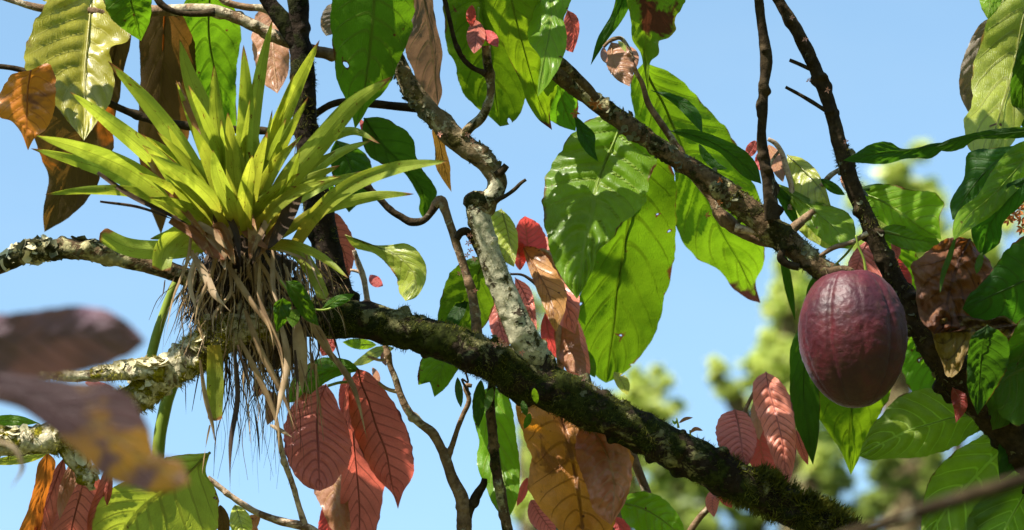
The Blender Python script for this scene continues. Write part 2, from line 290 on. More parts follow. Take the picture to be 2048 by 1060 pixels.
    wob = 1 + 0.012 * np.sin(Tt * nv * 6.283 + a1) * A
    XY = C[:, None, :2] + (XY - C[:, None, :2]) * wob[..., None]
    pos = P(XY[..., 0], XY[..., 1], dep).reshape(-1, 3); f = grid_faces(rows, cols + 1)
    if rip:
        keep = np.ones(len(f), bool)
        for k in range(rip):
            ci, cj, rr = r.uniform(0.2, 0.95) * rows, r.choice([r.uniform(0, .35), r.uniform(.65, 1)]) * cols, r.uniform(1.2, 2.6)
            fi = f[:, 0] // (cols + 1); fj = f[:, 0] % (cols + 1)
            keep &= ((fi - ci) / (rr * 1.6)) ** 2 + ((fj - cj) / rr * 1.2) ** 2 > 1
        f = f[keep]
    u1 = np.stack([Tt, V * 0.5 + 0.5], -1).reshape(-1, 2); u2 = np.stack([ph, wd * 20], -1).reshape(-1, 2)
    o = link(name, pos, f, M[mat] if isinstance(mat, str) else mat, th, uvs=u1, uvs2=u2, label=label)
    LEAVES.append(o)
    if pet:                                       # raised midrib
        wm = min(2.6, 0.35 + float(wd.max()) / PX * 0.022)
        q = [(C[i, 0], C[i, 1], C[i, 2]) for i in range(0, rows - 3, 4)]
        tube(None, M[mat] if isinstance(mat, str) else mat, [(x, y, max(0.3, wm * (1 - k / len(q)) + .25), dd - 0.0004) for k, (x, y, dd) in enumerate(q)], name='midrib', parent=o, seg=6, amp=0.0, raw_d=True)
    return o
TUBES = {}
def tube(th, mat, pts, name='twig', d=0.0, seg=12, amp=0.10, parent=None, raw_d=False, key=None, freq=30, step=4.0, label=None, knob=0.0):
    p = [(x[0], x[1], x[2], (x[3] if len(x) > 3 else 0) + (0 if raw_d else d)) for x in pts]
    L = sum(math.hypot(p[i+1][0]-p[i][0], p[i+1][1]-p[i][1]) for i in range(len(p)-1))
    n = max(4, int(L / step)) if not raw_d else len(p) * 2
    C = crom(p, n); ctr = P(C[:, 0], C[:, 1], C[:, 3]); rad = np.maximum(C[:, 2], 0.2) * K * (D0 + C[:, 3])
    T = np.gradient(ctr, axis=0); T /= np.linalg.norm(T, axis=1)[:, None] + 1e-12
    B = np.cross(T, AX_F); B /= np.linalg.norm(B, axis=1)[:, None] + 1e-9; N = np.cross(B, T)
    an = np.linspace(0, 2 * math.pi, seg, endpoint=False)
    dirs = B[:, None] * np.cos(an)[None, :, None] + N[:, None] * np.sin(an)[None, :, None]
    R = np.repeat(rad[:, None], seg, 1); pos = ctr[:, None] + dirs * R[..., None]
    if amp > 0:
        for i in range(n):
            for j in range(seg):
                q = Vector(pos[i, j] * freq); a = mnoise.fractal(q, 0.8, 2.2, 4); b = mnoise.noise(q * 0.35)
                e = amp * (a * 0.9 + b * 0.8)
                if knob: e += knob * max(0, mnoise.noise(q * 1.6 + Vector((9, 3, 1))) - 0.30) * 3
                R[i, j] *= 1 + e
        pos = ctr[:, None] + dirs * R[..., None]
    f = []
    for i in range(n - 1):
        for j in range(seg):
            k = (j + 1) % seg; f.append((i*seg+j, i*seg+k, (i+1)*seg+k, (i+1)*seg+j))
    f.append(tuple(range(seg))[::-1]); f.append(tuple((n-1)*seg + j for j in range(seg)))
    uv = None
    if raw_d: uv = np.full((n * seg, 2), 0.5); uv[:, 0] = 0.5
    o = link(name, pos.reshape(-1, 3), f, mat, th, parent=parent, uvs=uv, uvs2=uv, origin=ctr[0], label=label)
    if key: TUBES[key] = (C, pos, dirs)
    return o
def petiole(th, a, b, r=3, d=0.0, sag=8):
    m = ((a[0] + b[0]) / 2, (a[1] + b[1]) / 2 - sag)
    tube(th, M['stalk'], [(a[0], a[1], r * 1.2), (m[0], m[1], r), (b[0], b[1], r)], name='petiole', d=d, seg=8, amp=0.04)
def scatter(th, key, mat, n, t0, t1, kind, size, where=None, name='moss', seed=1, lean=0.4, x_range=None):
    """tufts or crusts growing on the surface of a tube; where = function(dir) -> weight"""
    C, pos, dirs = TUBES[key]; nr, sg, _ = pos.shape; r = random.Random(seed); V = []; F = []
    tries = 0; made = 0
    while made < n and tries < n * 12:
        tries += 1
        i = int(r.uniform(t0, t1) * (nr - 1)); j = r.randrange(sg); dr = dirs[i, j]
        if where and r.random() > where(dr): continue
        q = mnoise.noise(Vector(pos[i, j] * 17)) + .5 * mnoise.noise(Vector(pos[i, j] * 50))
        if q < r.uniform(-0.25, 0.22): continue
        made += 1
        i2 = min(nr - 1, i + 1); fr = r.random(); p = pos[i, j] * (1 - fr) + pos[i2, (j + r.randint(0, 1)) % sg] * fr
        nrm = dr + np.array([r.gauss(0, lean) for _ in range(3)]); nrm /= np.linalg.norm(nrm)
        a = np.cross(nrm, np.array([r.gauss(0, 1) for _ in range(3)])); a /= np.linalg.norm(a); b = np.cross(nrm, a)
        s = size * (r.uniform(0.5, 1.5) if kind == 'blade' else r.uniform(.35, 1) ** 2 * 2.0); k = len(V)
        if kind == 'blade':
            w = s * 0.055; bend = a * s * r.uniform(-.55, .55)
            V += [p - b * w, p + b * w, p + nrm * s * .55 + bend * .3 + b * w * .8, p + nrm * s * .55 + bend * .3 - b * w * .8, p + nrm * s + bend]
            F += [(k, k+1, k+2, k+3), (k+3, k+2, k+4)]
        else:
            m = 8; V.append(p - nrm * s * 0.05 + nrm * 0.0006)
            for ring, (rr, hh) in enumerate(((0.55, 0.06), (1.0, 0.16))):
                for q in range(m):
                    an = q * 2 * math.pi / m; e = rr * s * (1 + r.uniform(-.3, .3) * ring)
                    V.append(p + (a * math.cos(an) + b * math.sin(an)) * e + nrm * s * (hh + r.uniform(-.12, .14) * ring))
            for q in range(m):
                q2 = (q + 1) % m; F.append((k, k+1+q, k+1+q2)); F.append((k+1+q, k+1+m+q, k+1+m+q2, k+1+q2))
    o = link(name, V, F, M[mat], th, smooth=(kind != 'blade')); o['kind'] = 'stuff'; return o
def flower(th, x, y, d, n=5, s=9, mat='flower'):
    V = []; F = []; r = random.Random(int(x + y)); c = P(x, y, d)
    for k in range(n):
        a = k * 2 * math.pi / n + r.uniform(-.3, .3); u = AX_R * math.cos(a) + AX_U * math.sin(a) - AX_F * r.uniform(-.3, .7)
        u /= np.linalg.norm(u); w = np.cross(u, AX_F); w /= np.linalg.norm(w); L = s * PX * r.uniform(.7, 1.2); i = len(V)
        V += [c, c + u * L * .5 + w * L * .2, c + u * L, c + u * L * .5 - w * L * .2, c + u * L * .5 + AX_F * L * .12]
        F += [(i, i+1, i+4), (i+1, i+2, i+4), (i+2, i+3, i+4), (i+3, i, i+4)]
    return link('flower', V, F, M[mat], th, origin=c)
def up(dr): return max(0.0, float(dr[2]) + 0.25)
# ================================================================== SETTING
def ground():
    n = 90; xs = np.linspace(-1, 1, n); xs = np.sign(xs) * np.abs(xs) ** 3 * 900
    X, Y = np.meshgrid(xs, xs); Z = np.zeros_like(X)
    for i in range(n):
        for j in range(n): Z[i, j] = 0.25 * mnoise.noise(Vector((X[i, j] * .12, Y[i, j] * .12, 0))) * min(1, (abs(X[i, j]) + abs(Y[i, j])) / 6)
    o = link('ground', np.stack([X, Y, Z], -1).reshape(-1, 3), grid_faces(n, n), simple_mat('ground_grass', (0.07, 0.11, 0.02), (0.12, 0.09, 0.045), 0.95, 0, 3), origin=(0, 0, 0), kind='structure')
ground()

# ================================================================== CACAO TREE (left: trunk, mossy limb, lichened limbs)
T1 = Thing('cacao_tree', 'dark mossy cacao tree whose thick limb slopes across the middle, carrying the bromeliad', 'tree', P(700, 650, 0.08))
tube(T1, M['bark_trunk'], [(570,-700,17),(590,-350,20),(598,-60,23),(597,40,21),(606,150,23),(613,250,24),(622,340,26),(636,420,29),(655,500,29),(672,570,29),(692,650,36)], name='trunk', d=0.10, seg=26, amp=0.16, key='trunk', freq=26, step=3, knob=.25)
tube(T1, M['bark_trunk'], [(380,-420,9),(505,-50,14),(535,0,15),(565,40,17),(596,95,16)], name='limb', d=0.10, seg=16, amp=0.16)
tube(T1, M['bark_dark'], [(520,655,31.7),(600,640,35.2),(700,640,38.7),(800,657,35.2),(900,688,39.6),(1000,732,43.1),(1080,768,44.0),(1180,815,44.0),(1280,862,40.5),(1400,925,38.7),(1500,975,37.0),(1600,1027,36.1),(1700,1082,37.0),(1850,1180,42.2),(2100,1400,61.6,.1),(2300,1900,79.2,.2),(2350,2500,88.0,.2)], name='limb', d=0.04, seg=36, amp=0.17, key='limb', freq=24, step=4, knob=.35)
tube(T1, M['bark_lichen'], [(560,650,36),(500,650,37),(440,678,36),(385,715,37),(330,752,36),(285,785,32),(230,825,29),(170,862,27),(100,878,28),(0,886,30),(-120,900,32)], name='limb', d=-0.05, seg=28, amp=0.22, key='lich', freq=30, step=3, knob=.5)
tube(T1, M['bark_lichen'], [(330,745,22),(280,742,19),(230,745,16),(160,752,12),(90,745,10),(0,735,9),(-60,730,9)], name='limb', d=-0.07, seg=18, amp=0.22, key='lich2', step=3, knob=.5)
tube(T1, M['bark_lichen'], [(130,885,20),(160,925,22),(178,962,15),(184,980,6)], name='stub', d=-0.05, seg=16, amp=0.3, key='lich3', step=3, knob=.6)
tube(T1, M['bark_brown'], [(-60,548,18),(0,530,19),(40,510,20),(90,500,20),(140,497,20),(200,506,19),(280,524,19),(350,546,19),(410,570,20),(470,600,24),(540,640,26)], name='limb', d=-0.02, seg=22, amp=0.14, key='left', step=3, knob=.3)
tube(T1, M['bark_mid'], [(770,40,10),(786,95,13),(796,122,15),(806,145,17),(822,178,19),(845,208,20),(873,238,21),(905,272,22),(938,297,22),(962,315,21),(983,338,20),(994,362,20),(990,385,20),(972,404,22),(960,418,23)], name='limb', d=0.03, seg=24, amp=0.14, key='pale1', step=3, knob=.25)
tube(T1, M['bark_pale'], [(950,408,20),(954,422,23),(962,450,23),(975,495,23),(990,540,25),(1008,585,26),(1027,630,28),(1050,680,31,.0),(1070,722,36,.02),(1082,750,36,.06)], name='limb', d=0.03, seg=28, amp=0.07, key='pale2', step=3, knob=.15)
tube(T1, M['bark_brown'], [(932,415,10),(945,404,22),(958,402,24),(970,409,23),(985,410,12)], name='knot', d=0.028, seg=16, amp=0.3, step=3)
tube(T1, M['bark_mid'], [(925,275,10),(940,255,9.5),(960,238,9.5),(975,212,9),(982,180,8.5),(979,150,9),(974,120,9),(972,92,8.5)], name='branch', d=0.02, seg=14, amp=0.12, key='side', step=3, knob=.3)
tube(T1, M['twig_dark'], [(972,146,6),(950,138,5),(930,122,5),(915,98,5),(905,65,4.5),(897,30,4.5),(886,-15,5),(868,-140,5)], name='twig', d=0.01, seg=10, amp=0.15, step=3, knob=.6)
tube(T1, M['twig_brown'], [(958,316,8),(968,302,7),(973,292,6)], name='stub', d=0.02, seg=10, amp=0.2)
tube(T1, M['twig_dark'], [(990,350,9),(1003,342,8),(1013,330,6)], name='stub', d=0.02, seg=10, amp=0.2)
tube(T1, M['twig_dark'], [(990,402,6),(1012,391,4),(1030,378,4),(1042,366,3.5),(1052,359,3)], name='twig', d=0.01, seg=8, amp=0.15, step=3)
tube(T1, M['twig_dark'], [(560,275,7),(600,255,7),(640,222,7),(665,208,7),(690,203,7),(740,207,8),(790,212,8),(838,217,9)], name='branch', d=0.14, seg=12, amp=0.1)
tube(T1, M['twig_dark'], [(722,366,5),(740,378,6),(762,400,7),(780,420,7),(800,432,7),(822,444,8),(846,441,7),(862,425,7),(872,408,10)], name='twig', d=0.10, seg=12, amp=0.16, step=3, knob=.6)
tube(T1, M['twig_brown'], [(868,410,8),(880,402,11),(890,420,9),(900,448,8),(912,485,9),(924,520,9),(936,560,9),(946,600,9),(952,640,10),(956,690,12)], name='branch', d=0.06, seg=14, amp=0.14, step=3, knob=.5)
tube(T1, M['twig_dark'], [(914,478,7),(922,465,8),(932,462,8),(944,480,6),(955,503,5),(966,530,5)], name='twig', d=0.05, seg=10, amp=0.15, step=3, knob=.5)
tube(T1, M['twig_dark'], [(966,530,4),(972,545,3),(985,548,2.5),(1000,545,2)], name='twig', d=0.06, seg=8, amp=0.1)
for x, y in ((936,486),(940,500),(934,510),(948,517),(968,528),(958,497),(925,541),(918,547),(950,581),(940,470)): flower(T1, x, y, 0.03, 5, 8 if y < 520 else 6)
for x, y in ((880,268),(934,268),(944,282),(990,690),(1000,683),(1010,690),(1044,705),(1160,745),(1168,756),(1142,690),(1465,394)): flower(T1, x, y, -0.01, 5, 8)
# moss and lichen
scatter(T1, 'limb', 'moss', 12000, .34, .64, 'blade', 0.010, lambda q: 0.35 + 0.65 * max(0, q[2]), seed=3)
scatter(T1, 'limb', 'moss', 9000, .03, .42, 'blade', 0.0055, None, seed=4, lean=.6)
scatter(T1, 'limb', 'moss', 6000, .60, .88, 'blade', 0.005, None, seed=5, lean=.6)
scatter(T1, 'limb', 'moss', 1200, .42, .56, 'blade', 0.014, lambda q: 1.0 if q[2] < -.2 else 0.1, seed=25, lean=.3)
scatter(T1, 'limb', 'moss', 3500, .36, .50, 'blade', 0.015, lambda q: up(q), seed=41, lean=.35)
scatter(T1, 'trunk', 'moss', 1800, .6, 1, 'blade', 0.005, None, seed=6, lean=.6)
scatter(T1, 'limb', 'lichen_green', 170, .05, .85, 'disc', 0.004, up, name='lichen', seed=12)
scatter(T1, 'lich', 'lichen', 270, .05, 1, 'disc', 0.0055, lambda q: 1 if q[2] > -.1 else .15, name='lichen', seed=7)
scatter(T1, 'lich', 'moss_yellow', 8500, .05, .75, 'blade', 0.0065, lambda q: .3 + up(q), seed=8, lean=.6)
scatter(T1, 'lich', 'moss', 1800, .0, 1, 'blade', 0.008, lambda q: 1 if q[2] < 0 else .2, seed=9, lean=.5)
scatter(T1, 'lich2', 'lichen', 130, 0, .4, 'disc', 0.005, up, name='lichen', seed=7)
scatter(T1, 'lich2', 'moss_yellow', 2200, .2, 1, 'blade', 0.006, None, seed=10, lean=.6)
scatter(T1, 'lich3', 'lichen', 80, 0, 1, 'disc', 0.005, up, name='lichen', seed=7)
scatter(T1, 'left', 'lichen', 130, .04, .26, 'disc', 0.005, lambda q: .2 + up(q), name='lichen', seed=7)
scatter(T1, 'left', 'lichen_green', 150, .16, .48, 'disc', 0.005, lambda q: .1 + up(q), name='lichen', seed=11)
scatter(T1, 'pale1', 'lichen_green', 160, .0, 1, 'disc', 0.0035, None, name='lichen', seed=11)
scatter(T1, 'pale1', 'moss', 900, .0, 1, 'blade', 0.004, None, seed=21, lean=.7)
scatter(T1, 'pale2', 'moss', 1500, .0, 1, 'blade', 0.004, None, seed=14, lean=.7)
# its leaves
leaf(T1, 'salmon', [(542,10),(545,60),(548,120),(555,187)], [(515,25),(504,60),(507,110),(525,165)], [(568,40),(577,90),(575,150)], d=.2, roll=.2, label='young pink leaf behind the trunk')
leaf(T1, 'grey', [(690,10),(672,30),(652,72)], [(660,8),(642,35),(643,58)], [(700,45),(690,65),(668,68)], d=.2, pet=False)
leaf(T1, 'green', [(757,-90),(750,-20),(744,60),(735,140),(724,205),(710,258)], [(690,-70),(664,-10),(661,30),(664,80),(669,120),(676,165),(690,196),(702,225)], [(815,-70),(828,-10),(827,25),(822,65),(810,95),(795,128),(786,155),(770,182),(742,208),(722,240)], d=.0, roll=-.25, fold=.12, quilt=.001, label='large dark green leaf', nv=11)
leaf(T1, 'grey', [(840,-40),(852,20),(862,80),(870,150),(876,212)], [(822,-30),(828,10),(822,50),(810,98),(826,140),(836,168),(852,196)], [(860,-20),(868,20),(873,50),(885,108),(880,150),(884,188)], d=.08, roll=.5, label='grey brown curled leaf')
leaf(T1, 'bronze', [(864,240),(878,280),(888,330),(903,384)], [(864,262),(870,300),(871,332),(886,360)], [(884,262),(892,300),(900,330),(901,360)], d=.1, roll=.3)
leaf(T1, 'underside', [(960,-60),(966,20),(978,90),(988,170),(1000,253)], [(900,-50),(886,0),(890,50),(892,90),(910,128),(924,182),(950,212),(984,238)], [(1010,-50),(1035,0),(1050,60),(1056,120),(1052,185),(1040,228),(1018,249)], d=.1, roll=-.5, fold=.2, label='broad yellow green leaf with browned tip')
leaf(T1, 'crimson', [(944,10),(942,30),(944,54)], w=10, d=.0, pet=False); leaf(T1, 'pink', [(952,40),(952,70),(948,107)], w=19, d=-.01, nv=8, label='small young red leaf'); leaf(T1, 'crimson', [(966,62),(985,78),(996,94)], w=12, d=.01)
petiole(T1, (958,14), (956,42), 2, -.01)
leaf(T1, 'yellow', [(1002,418),(1012,450),(1022,495),(1028,534)], [(984,428),(978,450),(985,490),(1005,520)], [(1018,432),(1034,462),(1036,490),(1032,515)], d=.14, roll=.3, label='yellow green leaf behind the pale limb')
leaf(T1, 'green', [(975,508),(950,560),(920,630),(884,708)], [(925,524),(902,544),(888,575),(876,630),(872,680)], [(990,555),(990,600),(972,648),(925,690)], d=.16, roll=.3)
leaf(T1, 'dark', [(935,590),(915,625),(900,650),(880,675)], w=14, d=.13)
leaf(T1, 'green', [(935,660),(900,700),(880,750),(869,794)], [(880,680),(846,712),(836,745),(838,770),(853,760)], [(950,690),(914,742),(890,777)], d=.18, roll=-.3, label='ragged green leaf under the limb')
leaf(T1, 'yellow', [(690,470),(750,492),(800,515),(832,560),(811,602)], [(705,492),(752,509),(780,536),(793,556),(799,585)], [(740,490),(776,490),(816,488),(838,505),(853,538),(846,575),(828,597)], d=.12, roll=-.5, fold=.5, label='twisted yellow green leaf')
leaf(T1, 'yellow', [(640,470),(670,485),(702,497)], w=12, d=.2, pet=False)
leaf(T1, 'crimson', [(740,550),(748,560),(766,572)], w=11, d=.2, pet=False)
leaf(T1, 'red', [(640,430),(668,470),(690,510),(698,556)], [(640,470),(660,520),(680,550)], [(668,424),(693,450),(709,484),(707,525)], d=.22, roll=-.3)
leaf(T1, 'dark', [(728,236),(765,290),(815,340),(845,385),(847,438)], [(724,272),(738,312),(762,327),(805,343),(829,377),(840,400),(838,420)], [(757,234),(791,247),(825,277),(834,317),(846,340),(873,382),(860,425)], d=.16, roll=.3, fold=-.3, label='dark folded leaf')
leaf(T1, 'crimson', [(720,238),(732,262),(748,292)], w=8, d=.12, pet=False)
leaf(T1, 'dark', [(672,280),(695,320),(708,370),(698,425)], [(662,300),(665,350),(680,400)], [(708,292),(738,317),(745,342),(738,382)], d=.2, roll=.3)
leaf(T1, 'green', [(650,360),(660,390),(655,440)], w=16, d=.2)
# pale upright shoot behind the trunk fork
tube(T1, M['twig_pale'], [(708,500,4),(716,525,6),(726,552,6),(733,590,6),(738,625,7)], name='twig', d=.15, seg=10, amp=0.15); tube(T1, M['twig_pale'], [(727,548,3),(712,542,3),(700,540,2.5)], name='twig', d=.15, seg=8, amp=.1)

# ================================================================== TOP LEFT BRANCH
T2 = Thing('cacao_branch', 'leafy branch crossing the top left corner with broad glossy olive and bronze leaves', 'branch', P(-60, 0, 0.1), group='cacao branches reaching into the picture')
tube(T2, M['twig_brown'], [(-80,-30,6),(10,-4,6),(70,14,8),(150,22,9),(230,25,9.5),(310,22,11),(370,20,12),(420,20,12),(480,38,12),(530,62,12),(580,86,12),(640,103,11),(700,112,10),(760,118,9),(800,125,8)], name='branch', d=.12, seg=16, amp=.14, step=3, knob=.4)
tube(T2, M['twig_brown'], [(420,-30,7),(450,2,7),(490,14,7),(530,18,8),(570,44,9)], name='twig', d=.12, seg=12, amp=.14)
tube(T2, M['twig_dark'], [(305,-20,6),(322,8,7),(345,22,6),(380,28,6),(430,24,8)], name='twig', d=.10, seg=10, amp=.12)
tube(T2, M['twig_dark'], [(-40,132,5),(0,133,5),(35,138,6),(75,152,6),(110,163,6.5),(170,180,7),(230,212,7.5),(290,236,8),(380,252,8),(450,258,8),(530,262,8),(580,262,8)], name='twig', d=.06, seg=12, amp=.14, step=3, knob=.3)
leaf(T2, 'bronze', [(240,30),(225,120),(190,220),(150,320),(115,400),(89,464)], [(180,60),(110,150),(72,230),(72,285),(84,320),(97,352),(91,395),(86,430)], [(262,60),(258,100),(245,150),(240,190),(226,255),(226,300),(205,340),(195,368),(170,405),(140,433)], d=.2, roll=-.2, fold=-.2, label='long dark bronze leaf, backlit patches painted orange', nv=12)
leaf(T2, 'olive', [(196,-60),(184,0),(175,80),(168,160),(170,220),(168,281)], [(140,-45),(100,-5),(72,40),(53,85),(48,122),(60,150),(95,175),(112,212),(140,248)], [(245,-40),(256,10),(262,50),(256,82),(222,95),(224,130),(229,160),(222,200),(196,242)], d=.08, roll=.25, fold=-.2, quilt=.0035, label='glossy olive leaf, strongly ribbed', nv=11)
leaf(T2, 'rust', [(62,140),(56,175),(54,220),(53,260),(56,301)], [(20,152),(9,170),(-4,195),(-2,234),(22,242),(40,262)], [(98,128),(110,152),(111,190),(108,222),(92,258),(68,278)], d=-.02, roll=-.3, fold=.25, label='glossy rust orange leaf')
leaf(T2, 'bronze', [(330,10),(325,120),(318,240),(318,350),(322,469)], [(300,20),(283,55),(281,150),(277,230),(279,320),(295,400)], [(362,30),(388,85),(388,180),(375,280),(350,380)], d=.22, roll=-.2, label='long brown leaf behind the bromeliad')
leaf(T2, 'green', [(420,-20),(418,70),(438,180),(455,300)], [(372,0),(358,60),(370,150),(400,240)], [(465,10),(482,60),(474,130),(472,200),(472,260)], d=.24, roll=.2, label='dark green leaf behind the bromeliad')
leaf(T2, 'green', [(254,-50),(262,0),(272,45),(282,82)], [(210,-40),(207,0),(222,36),(254,64)], [(300,-40),(303,0),(300,40)], d=.04, roll=-.3)
leaf(T2, 'olive', [(45,-60),(80,-30),(110,-5),(128,14)], w=22, d=.16)

# ================================================================== CENTRAL OVERHEAD BRANCH
T3 = Thing('cacao_branch', 'drooping bright green leaves hanging in from the top edge, right of centre', 'branch', P(1120, -150, 0.0), group='cacao branches reaching into the picture')
tube(T3, M['twig_brown'], [(930,-130,7),(1040,-110,8),(1150,-120,9),(1280,-130,10),(1450,-170,12)], name='branch', d=.02, amp=.12)
for a, b in (((1020,-110),(1016,-60)),((1115,-115),(1110,-70)),((1255,-125),(1256,-60)),((1290,-128),(1292,-75))): petiole(T3, a, b, 4, .02, 0)
leaf(T3, 'browntip', [(1012,-60),(1030,30),(1047,95),(1062,150),(1078,200),(1104,260)], [(975,-40),(968,0),(984,50),(1008,92),(1022,125),(1040,160),(1055,205),(1076,238)], [(1050,-40),(1085,10),(1105,70),(1118,140),(1112,185),(1100,225)], d=-.06, roll=.2, fold=.2, label='long bright green leaf with dry brown tip')
leaf(T3, 'bright', [(1110,-70),(1105,0),(1098,70),(1085,130),(1075,194)], [(1078,-40),(1072,5),(1057,83),(1080,115),(1077,160)], [(1138,-40),(1142,0),(1128,38),(1134,72),(1120,130),(1097,168)], d=-.12, roll=-.35, fold=.3, label='glossy green leaf in front')
leaf(T3, 'red', [(1135,20),(1148,60),(1146,105)], [(1128,40),(1130,75),(1132,100)], [(1152,30),(1159,55),(1155,80)], d=.05)
leaf(T3, 'green', [(1110,100),(1118,160),(1130,215),(1151,262)], [(1096,130),(1085,190),(1098,238),(1125,254)], [(1135,128),(1154,170),(1156,210)], d=.06, roll=.3)
leaf(T3, 'dark', [(1148,228),(1162,260),(1178,290),(1197,324)], [(1152,255),(1156,278),(1174,306)], [(1168,246),(1190,270),(1190,298)], d=-.02)
leaf(T3, 'dark', [(1256,-60),(1238,22),(1208,80),(1181,131)], [(1240,-30),(1222,30),(1196,75)], [(1268,-20),(1246,38),(1216,78)], d=0, quilt=0)
leaf(T3, 'spotted', [(1300,-80),(1296,0),(1292,60),(1290,110),(1296,182)], [(1262,-50),(1254,0),(1262,40),(1265,80),(1281,106),(1288,140)], [(1360,-60),(1372,0),(1350,42),(1351,57),(1337,76),(1318,82),(1318,108),(1302,122),(1298,150)], d=.0, roll=.2, fold=.1, label='green leaf with a blotched brown hole')

# ================================================================== RIGHT CACAO TREE
T4 = Thing('cacao_tree', 'cacao tree at the right whose thin dark stems and brown branch meet above the pod', 'tree', P(1790, 570, 0.05))
tube(T4, M['bark_brown'], [(1060,110,12.0),(1095,128,15.5),(1128,155,18.1),(1180,195,18.9),(1230,232,19.8),(1290,274,19.8),(1350,316,20.6),(1420,362,22.4),(1480,408,24.1),(1530,446,25.8),(1575,484,24.9),(1620,522,23.2),(1660,550,22.4),(1720,585,20.6),(1780,610,18.9)], name='limb', d=0.0, seg=28, amp=.14, key='right', step=3, knob=.3)
tube(T4, M['bark_brown'], [(1105,110,8),(1130,130,9),(1155,155,9),(1178,178,9),(1195,200,8)], name='twig', d=-.05, seg=12, amp=.12)
tube(T4, M['twig_brown'], [(1560,490,9),(1520,480,10),(1480,462,12),(1452,440,15),(1438,425,11),(1425,400,9),(1405,375,8),(1385,350,8),(1362,305,7),(1345,280,7),(1322,246,6.5),(1296,206,6.5),(1284,166,5),(1270,140,5),(1256,95,4),(1240,76,4),(1222,80,3.5),(1207,94,3)], name='branch', d=.04, seg=12, amp=.14, step=3, knob=.4)
tube(T4, M['twig_pale'], [(1470,455,8),(1510,463,7),(1545,470,6)], name='twig', d=.0, seg=10, amp=.2)
tube(T4, M['twig_dark'], [(1440,-600,6),(1480,-260,8),(1516,-10,9),(1525,60,10),(1533,125,12),(1529,165,9),(1526,220,9),(1523,270,10),(1530,330,11),(1538,380,12),(1546,440,15)], name='branch', d=-.03, seg=14, amp=.16, step=3, knob=.9, key='st1')
tube(T4, M['twig_dark'], [(1330,-560,6),(1440,-250,8),(1548,-15,11),(1590,55,13),(1628,130,15),(1655,200,15),(1680,290,14),(1705,370,15),(1735,440,16),(1762,500,19),(1785,550,22),(1806,600,26),(1832,640,28),(1880,705,36),(1950,785,42),(2040,880,45),(2200,1060,50),(2500,1500,60,.1),(2620,2400,80,.2)], name='trunk', d=0.02, seg=22, amp=.17, step=3, knob=.5, key='st2')
tube(T4, M['twig_dark'], [(1579,120,3.5),(1598,128,4),(1624,140,5)], name='twig', d=.02, seg=8, amp=.2); tube(T4, M['twig_dark'], [(1571,174,3),(1606,193,4),(1656,224,5)], name='twig', d=.02, seg=8, amp=.15)
tube(T4, M['twig_brown'], [(1640,512,4),(1668,495,5),(1702,485,5),(1735,466,5)], name='twig', d=-.04, seg=8, amp=.1); tube(T4, M['twig_dark'], [(1598,535,7),(1575,528,8),(1562,515,8),(1566,500,6)], name='twig', d=-.02, seg=10, amp=.25, step=2)
tube(T4, M['twig_pale'], [(1536,278,4),(1550,286,5),(1562,302,5),(1572,335,6),(1583,375,6),(1580,420,7)], name='twig', d=.06, seg=10, amp=.12)
tube(T4, M['twig_brown'], [(1590,405,4),(1615,392,5),(1640,375,5),(1662,350,5),(1683,337,4)], name='twig', d=.06, seg=10, amp=.15); tube(T4, M['twig_brown'], [(1560,300,3),(1545,320,3),(1535,350,3)], name='twig', d=.06, seg=8, amp=.1)
tube(T4, M['twig_brown'], [(1580,462,10),(1600,445,9),(1618,430,8),(1630,420,6)], name='stub', d=.03, seg=10, amp=.2)
for x, y in ((1195,210),(1150,225),(1186,205),(1415,430),(1438,405),(1440,360)): flower(T4, x, y, -.04, 6, 13 if y < 230 else 7, 'flower_dry')
for x, y in ((1583,35),(1610,78),(1691,283),(1655,180),(1618,160)): flower(T4, x, y, .0, 5, 7)
scatter(T4, 'right', 'moss', 2600, .55, 1, 'blade', 0.0055, None, seed=31, lean=.6); scatter(T4, 'right', 'lichen_green', 200, .05, 1, 'disc', 0.0035, None, name='lichen', seed=32)
scatter(T4, 'st2', 'moss', 1500, .28, .50, 'blade', 0.006, None, seed=33, lean=.6); scatter(T4, 'right', 'moss_yellow', 260, .1, .5, 'blade', 0.004, up, seed=34, lean=.6)
scatter(T4, 'st2', 'lichen_green', 120, .28, .50, 'disc', 0.004, None, name='lichen', seed=35)
# young pink tuft
leaf(T4, 'salmon', [(1222,84),(1226,115),(1240,145),(1259,173)], [(1212,110),(1215,135),(1232,158)], [(1250,92),(1266,125),(1266,150)], d=.0, nv=12, label='young pink leaf on a drooping tip'); leaf(T4, 'salmon', [(1207,94),(1208,112),(1214,128)], w=7, d=-.02, pet=False); leaf(T4, 'yellow', [(1236,82),(1246,92),(1252,104)], w=5, d=-.03, pet=False); leaf(T4, 'salmon', [(1255,92),(1268,108),(1270,140)], w=8, d=.03, pet=False)
leaf(T4, 'crimson', [(1511,281),(1502,300),(1492,316)], w=11, d=.08, pet=False); leaf(T4, 'salmon', [(1537,290),(1552,320),(1566,364)], w=15, d=.08, label='young pink leaf'); leaf(T4, 'crimson', [(1522,300),(1526,330),(1536,345)], w=14, d=.1); leaf(T4, 'salmon', [(1692,330),(1690,360),(1700,390)], w=9, d=.08)
leaf(T4, 'browntip', [(1288,125),(1298,155),(1326,206),(1360,288),(1405,385),(1447,471),(1478,524),(1500,570),(1521,606)],
     [(1266,150),(1265,210),(1282,262),(1322,300),(1348,340),(1349,400),(1352,452),(1371,492),(1401,521),(1439,541),(1465,575),(1496,598)],
     [(1303,130),(1337,143),(1383,181),(1420,223),(1458,264),(1482,310),(1508,370),(1528,420),(1529,493),(1527,531),(1512,561)], d=.34, d0=.0, d1=0, roll=.15, fold=.1, quilt=.0025, nv=16, rows=140, label='very long green leaf behind the branch, brown at its tip')
